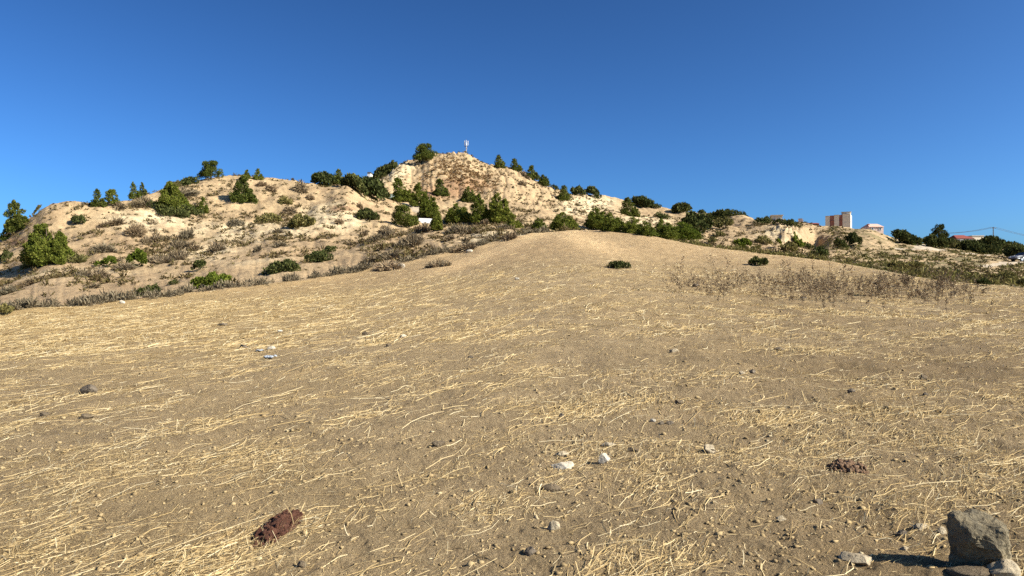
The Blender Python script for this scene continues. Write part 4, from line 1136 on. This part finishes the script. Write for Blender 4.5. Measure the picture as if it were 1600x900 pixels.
for wx in (-1.3, 1.32):
    for sy in (-1, 1):
        wv = empty_w = MB().tube([(wx, sy * .70, .32), (wx, sy * .90, .32)], .32, 18).build('wheel', M_rubber, t)
        MB().tube([(wx, sy * .895, .32), (wx, sy * .915, .32)], .19, 12).build('rim', M_steel, wv)
MB().box((-2.12, 0, .45), (.1, 1.5, .16)).build('bumper', M_dkmetal, t, .03)

# ------------------------------------------------------------------ stones and litter on the field
M_rock = stone_mat('grey_rock', (0.11, 0.095, 0.066), (0.34, 0.275, 0.165), 5.5, 0.03)
M_tanstone = stone_mat('tan_stone', (0.34, 0.27, 0.175), (0.52, 0.43, 0.29), 8, 0.015)
M_palestone = stone_mat('pale_stone', (0.48, 0.41, 0.30), (0.64, 0.57, 0.45), 9, 0.01)
M_darkstone = stone_mat('dark_stone', (0.10, 0.082, 0.06), (0.22, 0.175, 0.125), 8, 0.02)
M_browncl = stone_mat('brown_clod', (0.13, 0.10, 0.065), (0.25, 0.19, 0.12), 12, 0.03)
M_redclod = stone_mat('red_clod', (0.11, 0.045, 0.028), (0.26, 0.115, 0.07), 22, 0.05)
M_rustsoil = stone_mat('rust_soil', (0.30, 0.175, 0.10), (0.44, 0.28, 0.17), 22, 0.05)
M_blue = plain_mat('blue_film', (0.42, 0.47, 0.53), 0.35, 0, 9, 0.3)
from mathutils import noise as mn
def rock_mesh(name, size, seed, mat, cuts=7, rough=0.05, sub=3, flat=None):
    """a convex lump broken by flat faces, then roughened"""
    import bmesh
    rnd = random.Random(seed); bm = bmesh.new(); bmesh.ops.create_icosphere(bm, subdivisions=5 if sub > 3 else 4, radius=1.0)
    planes = flat or []
    planes = planes + [(Vector((rnd.gauss(0, 1), rnd.gauss(0, 1), rnd.gauss(0, .8))).normalized(), 0.48 + 0.34 * rnd.random()) for _ in range(cuts)]
    for v in bm.verts:
        p = v.co.copy()
        for n, d in planes:
            k = p.dot(n) - d
            if k > 0: p -= n * (k * 0.97)
        q = p * 2.1 + Vector((seed * 3.1, 0, 0))
        p += p.normalized() * (rough * mn.fractal(q, 0.8, 2.1, 5) + rough * 0.5 * mn.noise(q * 6))
        v.co = Vector((p.x * size[0], p.y * size[1], p.z * size[2]))
    me = bpy.data.meshes.new(name); bm.to_mesh(me); bm.free(); me.materials.append(mat)
    for p in me.polygons: p.use_smooth = True
    try: me.set_sharp_from_angle(angle=R(38))
    except Exception: pass
    o = bpy.data.objects.new(name, me); col.objects.link(o); return o

# the big rock at lower right: an upright block, broad sloping top, undercut on the shaded side
def hull_rock(name, pts, mat, rough, seed, cuts=14):
    import bmesh
    bm = bmesh.new()
    for q in pts: bm.verts.new(q)
    r_ = bmesh.ops.convex_hull(bm, input=bm.verts)
    bmesh.ops.delete(bm, geom=[v for v in bm.verts if not v.link_faces], context='VERTS')
    bmesh.ops.bevel(bm, geom=list(bm.edges), offset=0.012, segments=2, affect='EDGES', profile=0.6)
    bmesh.ops.triangulate(bm, faces=list(bm.faces))
    for k in range(3):
        big_e = [e_ for e_ in bm.edges if e_.calc_length() > 0.022]
        bmesh.ops.subdivide_edges(bm, edges=big_e, cuts=1); bmesh.ops.triangulate(bm, faces=list(bm.faces))
    bm.normal_update()
    mv = []
    for v in bm.verts:
        q = v.co * 9 + Vector((seed, 0, 0))
        mv.append(v.normal * (rough * mn.fractal(q, 0.7, 2.2, 6) - rough * 1.3 * max(0, mn.noise(q * 0.8) - 0.15)))
    for v, d_ in zip(bm.verts, mv): v.co += d_
    me = bpy.data.meshes.new(name); bm.to_mesh(me); bm.free(); me.materials.append(mat)
    o = bpy.data.objects.new(name, me); col.objects.link(o); return o
x, y, z = ground_at(1537, 888); s = y / F * 0.86
PT = [(-45, 18, 93), (-42, -8, 84), (-30, -24, 66), (12, -32, 63), (44, -22, 72), (37, 30, 88), (-5, 34, 92), (48, 4, 62),
      (-34, -22, 50), (14, -36, 40), (22, -34, 30), (43, -26, 18), (47, 12, 10), (-48, 4, 44), (-47, 16, -8), (16, -10, -8), (36, -16, -8), (30, 34, -8), (-30, 38, -8)]
big = hull_rock('rock', [(a_ * s, b_ * s, c_ * s) for a_, b_, c_ in PT], M_rock, 0.02, 4.0)
big.location = (x, y + 0.05, z)
tag(big, 'large grey angular boulder in the bottom right corner of the field', 'rock')
STONES = [
 # u, centre row, width, height, label, material
 (1348, 874, 50, 22, 'flat tan stone lying to the left of the large boulder', M_tanstone),
 (1570, 888, 44, 42, 'rounded tan stone leaning against the foot of the large boulder', M_tanstone),
 (1530, 894, 70, 20, 'wide half-buried bank of brown soil under the front of the large boulder', M_browncl),  # soil at the boulder's base, built with the stone mesh
 (1473, 829, 18, 14, 'small pinkish stone at the left shoulder of the large boulder', M_tanstone),
 (1440, 826, 22, 9, 'narrow pale stone at the tip of the boulder shadow', M_tanstone),
 (1410, 832, 16, 11, 'dark little stone left of the boulder shadow', M_darkstone),
 (1415, 857, 13, 9, 'pale pebble between the flat tan stone and the boulder shadow', M_tanstone),
 (882, 729, 33, 12, 'flat whitish stone with a pointed right end in mid field', M_palestone),
 (945, 717, 18, 16, 'upright whitish stone beside a straw heap', M_palestone),
 (878, 709, 20, 9, 'dull tan stone just above the flat whitish stone', M_tanstone),
 (950, 694, 20, 9, 'tan stone peeping from the straw above the upright whitish stone', M_tanstone),
 (990, 702, 16, 11, 'brown stone at the right end of the straw heap', M_browncl),
 (1110, 702, 28, 16, 'wide dusty stone sunk into the straw right of centre', M_tanstone),
 (1115, 706, 16, 10, 'dark clod beside the wide dusty stone', M_browncl),
 (133, 608, 27, 18, 'dark grey tilted stone alone on the left of the field', M_darkstone),
 (132, 651, 22, 10, 'dull brown lump below the dark tilted stone on the left', M_browncl),
 (68, 647, 14, 8, 'brown lump left of the dull lump on the left of the field', M_browncl),
 (347, 507, 15, 5, 'flat dark stone in the golden straw near the hedge', M_darkstone),
 (380, 541, 12, 9, 'round dark stone left of the blue scraps', M_darkstone),
 (424, 544, 13, 6, 'white flat stone beside the blue scraps', M_palestone),
 (437, 517, 8, 6, 'small white stone above the blue scraps', M_palestone),
 (629, 526, 10, 7, 'small white stone in mid field left of centre', M_palestone),
 (570, 520, 11, 7, 'brown clod in the straw left of the small mid-field white stone', M_browncl),
 (607, 540, 12, 5, 'dark flat clod below the small mid-field white stone', M_browncl),
 (735, 558, 9, 5, 'dark clod in mid field right of centre', M_darkstone),
 (684, 693, 22, 12, 'grey-violet lump of earth left of the long straw bundles', M_browncl),
 (1160, 582, 13, 6, 'pale tan stone in mid field, right of the dark smooth soil', M_tanstone),
 (1176, 580, 11, 7, 'dark clod right beside the pale tan mid-field stone', M_darkstone),
 (1055, 548, 16, 8, 'greyish slab half buried in the middle of the field', M_tanstone),
 (1020, 657, 9, 6, 'small whitish stone left of the two dark clods', M_palestone),
 (1033, 661, 10, 7, 'left one of two dark clods right of centre', M_darkstone),
 (1048, 660, 14, 9, 'right and bigger one of two dark clods right of centre', M_darkstone),
 (877, 649, 10, 7, 'lone dark clod in mid field just right of centre', M_darkstone),
 (1063, 628, 16, 8, 'grey clod in the straw above the two dark clods', M_browncl),
 (1443, 589, 13, 9, 'brown stone in the straw on the right side of the field', M_browncl),
 (1331, 610, 11, 9, 'dark clod on the right side, under a loose straw heap', M_darkstone),
 (1446, 615, 9, 7, 'dark clod right of the other on the right side of the field', M_darkstone),
 (1221, 545, 18, 6, 'flat reddish clod left of the loose straw ridge', M_browncl),
 (1087, 446, 12, 6, 'dark reddish lump below the start of the weed band', M_darkstone),
 (1257, 465, 9, 5, 'dark clod just below the thick weed patch', M_darkstone),
 (1278, 783, 18, 12, 'dark round clod in the lower right of the field', M_darkstone),
 (827, 863, 20, 17, 'dark hollow clod at the bottom centre of the field', M_darkstone),
 (868, 822, 20, 16, 'tan clod above the dark hollow clod at the bottom centre', M_tanstone),
 (860, 762, 30, 14, 'rough brown clod below the flat whitish stone', M_browncl),
 (1222, 810, 14, 9, 'small dusty stone in the lower right of the field', M_tanstone),
 (470, 882, 18, 10, 'grey-brown clod at the bottom left of centre', M_browncl),
 (626, 416, 14, 8, 'pale angular stone in the hedge beside the long grey bush', M_palestone),
 (733, 392, 10, 6, 'pale stone at the foot of the dark bush on the field edge', M_palestone),
 (190, 472, 9, 6, 'small white stone in the dry hedge on the left', M_palestone),
 (807, 435, 7, 5, 'pale stone on the far field below the track', M_palestone),
]
for i, (u, v, wp, hp, lab, mt) in enumerate(STONES):
    x, y, z = ground_at(u, v + hp * 0.42); s = y / F
    o = rock_mesh('stone', (wp * s * .62, max(wp * .42, hp * .5) * s, hp * s * .62), 20 + i, mt, 13, 0.075)
    o.location = (x, y + 0.2 * wp * s, z + hp * s * (.3 if mt is M_palestone else .17)); o.rotation_euler = (0, 0, 0)
    tag(o, lab, 'stone' if 'clod' not in lab and 'lump' not in lab else 'clod', 'stones and clods on the field')
# rust-red crumbly clods
for (u, v, wp, hp, lab, n_) in ((434, 821, 54, 42, 'rust-red crumbly patch of earth in the lower left of the field', 240), (1326, 727, 58, 22, 'pale rust-brown crumbly patch half hidden by straw on the right', 100)):
    x, y, z = ground_at(u, v + hp * .2); s = y / F; dy = hp * s * (y / CAMZ) * .62
    V_, F_ = [], []
    rng = np.random.default_rng(u)
    for i in range(n_):
        r_ = math.sqrt(rng.random()); a_ = rng.random() * 6.28; qx = r_ * math.cos(a_) * wp * s * .5; qy = r_ * math.sin(a_) * dy + qx * .35
        k_ = (0.014 + 0.03 * rng.random() * (1.1 - r_)) * (1 if n_ > 100 else .85)
        vv = ICO_V * (1 + rng.normal(0, .2, (12, 1))) * k_ * (.8 + .5 * rng.random(3))
        vv = vv + np.array([qx, qy, H(x + qx, y + qy) - z + 0.02 * (1 - r_ * r_) + k_ * .2]); V_.append(vv); F_.append(ICO_F + 12 * i)
    o = make_mesh('earth_clod', np.concatenate(V_), np.concatenate(F_), M_redclod if n_ > 100 else M_rustsoil); o.location = (x, y, z)
    tag(o, lab, 'clod')
# two scraps of thin blue plastic
for (u, v, wp, lab) in ((406, 550, 8, 'smaller scrap of pale blue plastic left of the white flat stone'), (422, 560, 14, 'larger crumpled scrap of pale blue plastic below the white flat stone')):
    x, y, z = ground_at(u, v); s = y / F; g = 9; rng = np.random.default_rng(u)
    V_ = []; hz = rng.random((g, g)) ** 2 * .045
    for i in range(g):
        for j in range(g):
            r_ = 1 + .25 * math.sin(i * 1.7 + j); V_.append(((i / (g - 1) - .5) * wp * s * r_, (j / (g - 1) - .5) * wp * s * 1.4, .012 + hz[i, j]))
    F_ = [(i * g + j, (i + 1) * g + j, (i + 1) * g + j + 1, i * g + j + 1) for i in range(g - 1) for j in range(g - 1)]
    o = make_mesh('plastic_scrap', np.array(V_), np.array(F_), M_blue); o.location = (x, y, z)
    m_ = o.modifiers.new('thickness', 'SOLIDIFY'); m_.thickness = 0.002
    tag(o, lab, 'litter')


# ------------------------------------------------------------------ camera, sky, sun
EXPO = 1.0
SUN_EL, SUN_AZ = 34.0, 109.0      # azimuth clockwise from +Y (the view direction)
w = bpy.data.worlds.new('World'); scene.world = w; w.use_nodes = True
nt = w.node_tree; nt.nodes.clear()
sky = nt.nodes.new('ShaderNodeTexSky'); sky.sky_type = 'NISHITA'; sky.sun_disc = False
sky.sun_elevation = R(SUN_EL); sky.sun_rotation = R(SUN_AZ)
sky.altitude = 0; sky.air_density = 0.6; sky.dust_density = 1.5; sky.ozone_density = 6.0
gm = nt.nodes.new('ShaderNodeGamma'); gm.inputs[1].default_value = 1.42      # deeper, clearer blue overhead
k1 = nt.nodes.new('ShaderNodeVectorMath'); k1.operation = 'SCALE'; k1.inputs[3].default_value = 0.1
k2 = nt.nodes.new('ShaderNodeVectorMath'); k2.operation = 'MULTIPLY'; k2.inputs[1].default_value = tuple(10 * 2 ** -EXPO * math.exp(c) for c in (0.60, 0.92, 0.90))
bg = nt.nodes.new('ShaderNodeBackground'); bg.inputs[1].default_value = 0.1
wo = nt.nodes.new('ShaderNodeOutputWorld')
nt.links.new(sky.outputs[0], k1.inputs[0]); nt.links.new(k1.outputs[0], gm.inputs[0]); nt.links.new(gm.outputs[0], k2.inputs[0])
nt.links.new(k2.outputs[0], bg.inputs[0]); nt.links.new(bg.outputs[0], wo.inputs[0])
sl = bpy.data.lights.new('sun', 'SUN'); sl.energy = 5.0; sl.angle = R(0.5); sl.color = (1.0, 0.90, 0.75)
so = bpy.data.objects.new('sun', sl); col.objects.link(so)
az, el = R(SUN_AZ), R(SUN_EL)
sd = Vector((math.sin(az) * math.cos(el), math.cos(az) * math.cos(el), math.sin(el)))
so.rotation_euler = sd.to_track_quat('Z', 'Y').to_euler()
so.location = sd * 50

cam = bpy.data.cameras.new('camera'); cam.sensor_width = 36; cam.lens = 36 * F / 1600
cam.clip_start = 0.05; cam.clip_end = 5000
co = bpy.data.objects.new('camera', cam); col.objects.link(co)
co.location = (0, 0, CAMZ); co.rotation_euler = (R(90), 0, 0)
scene.camera = co
vs = scene.view_settings
vs.view_transform = 'Standard'; vs.look = 'None'; vs.gamma = 1.0; vs.exposure = EXPO; vs.use_curve_mapping = False
scene.cycles.max_bounces = 6; scene.cycles.diffuse_bounces = 3; scene.cycles.transparent_max_bounces = 4
scene.cycles.use_denoising = False
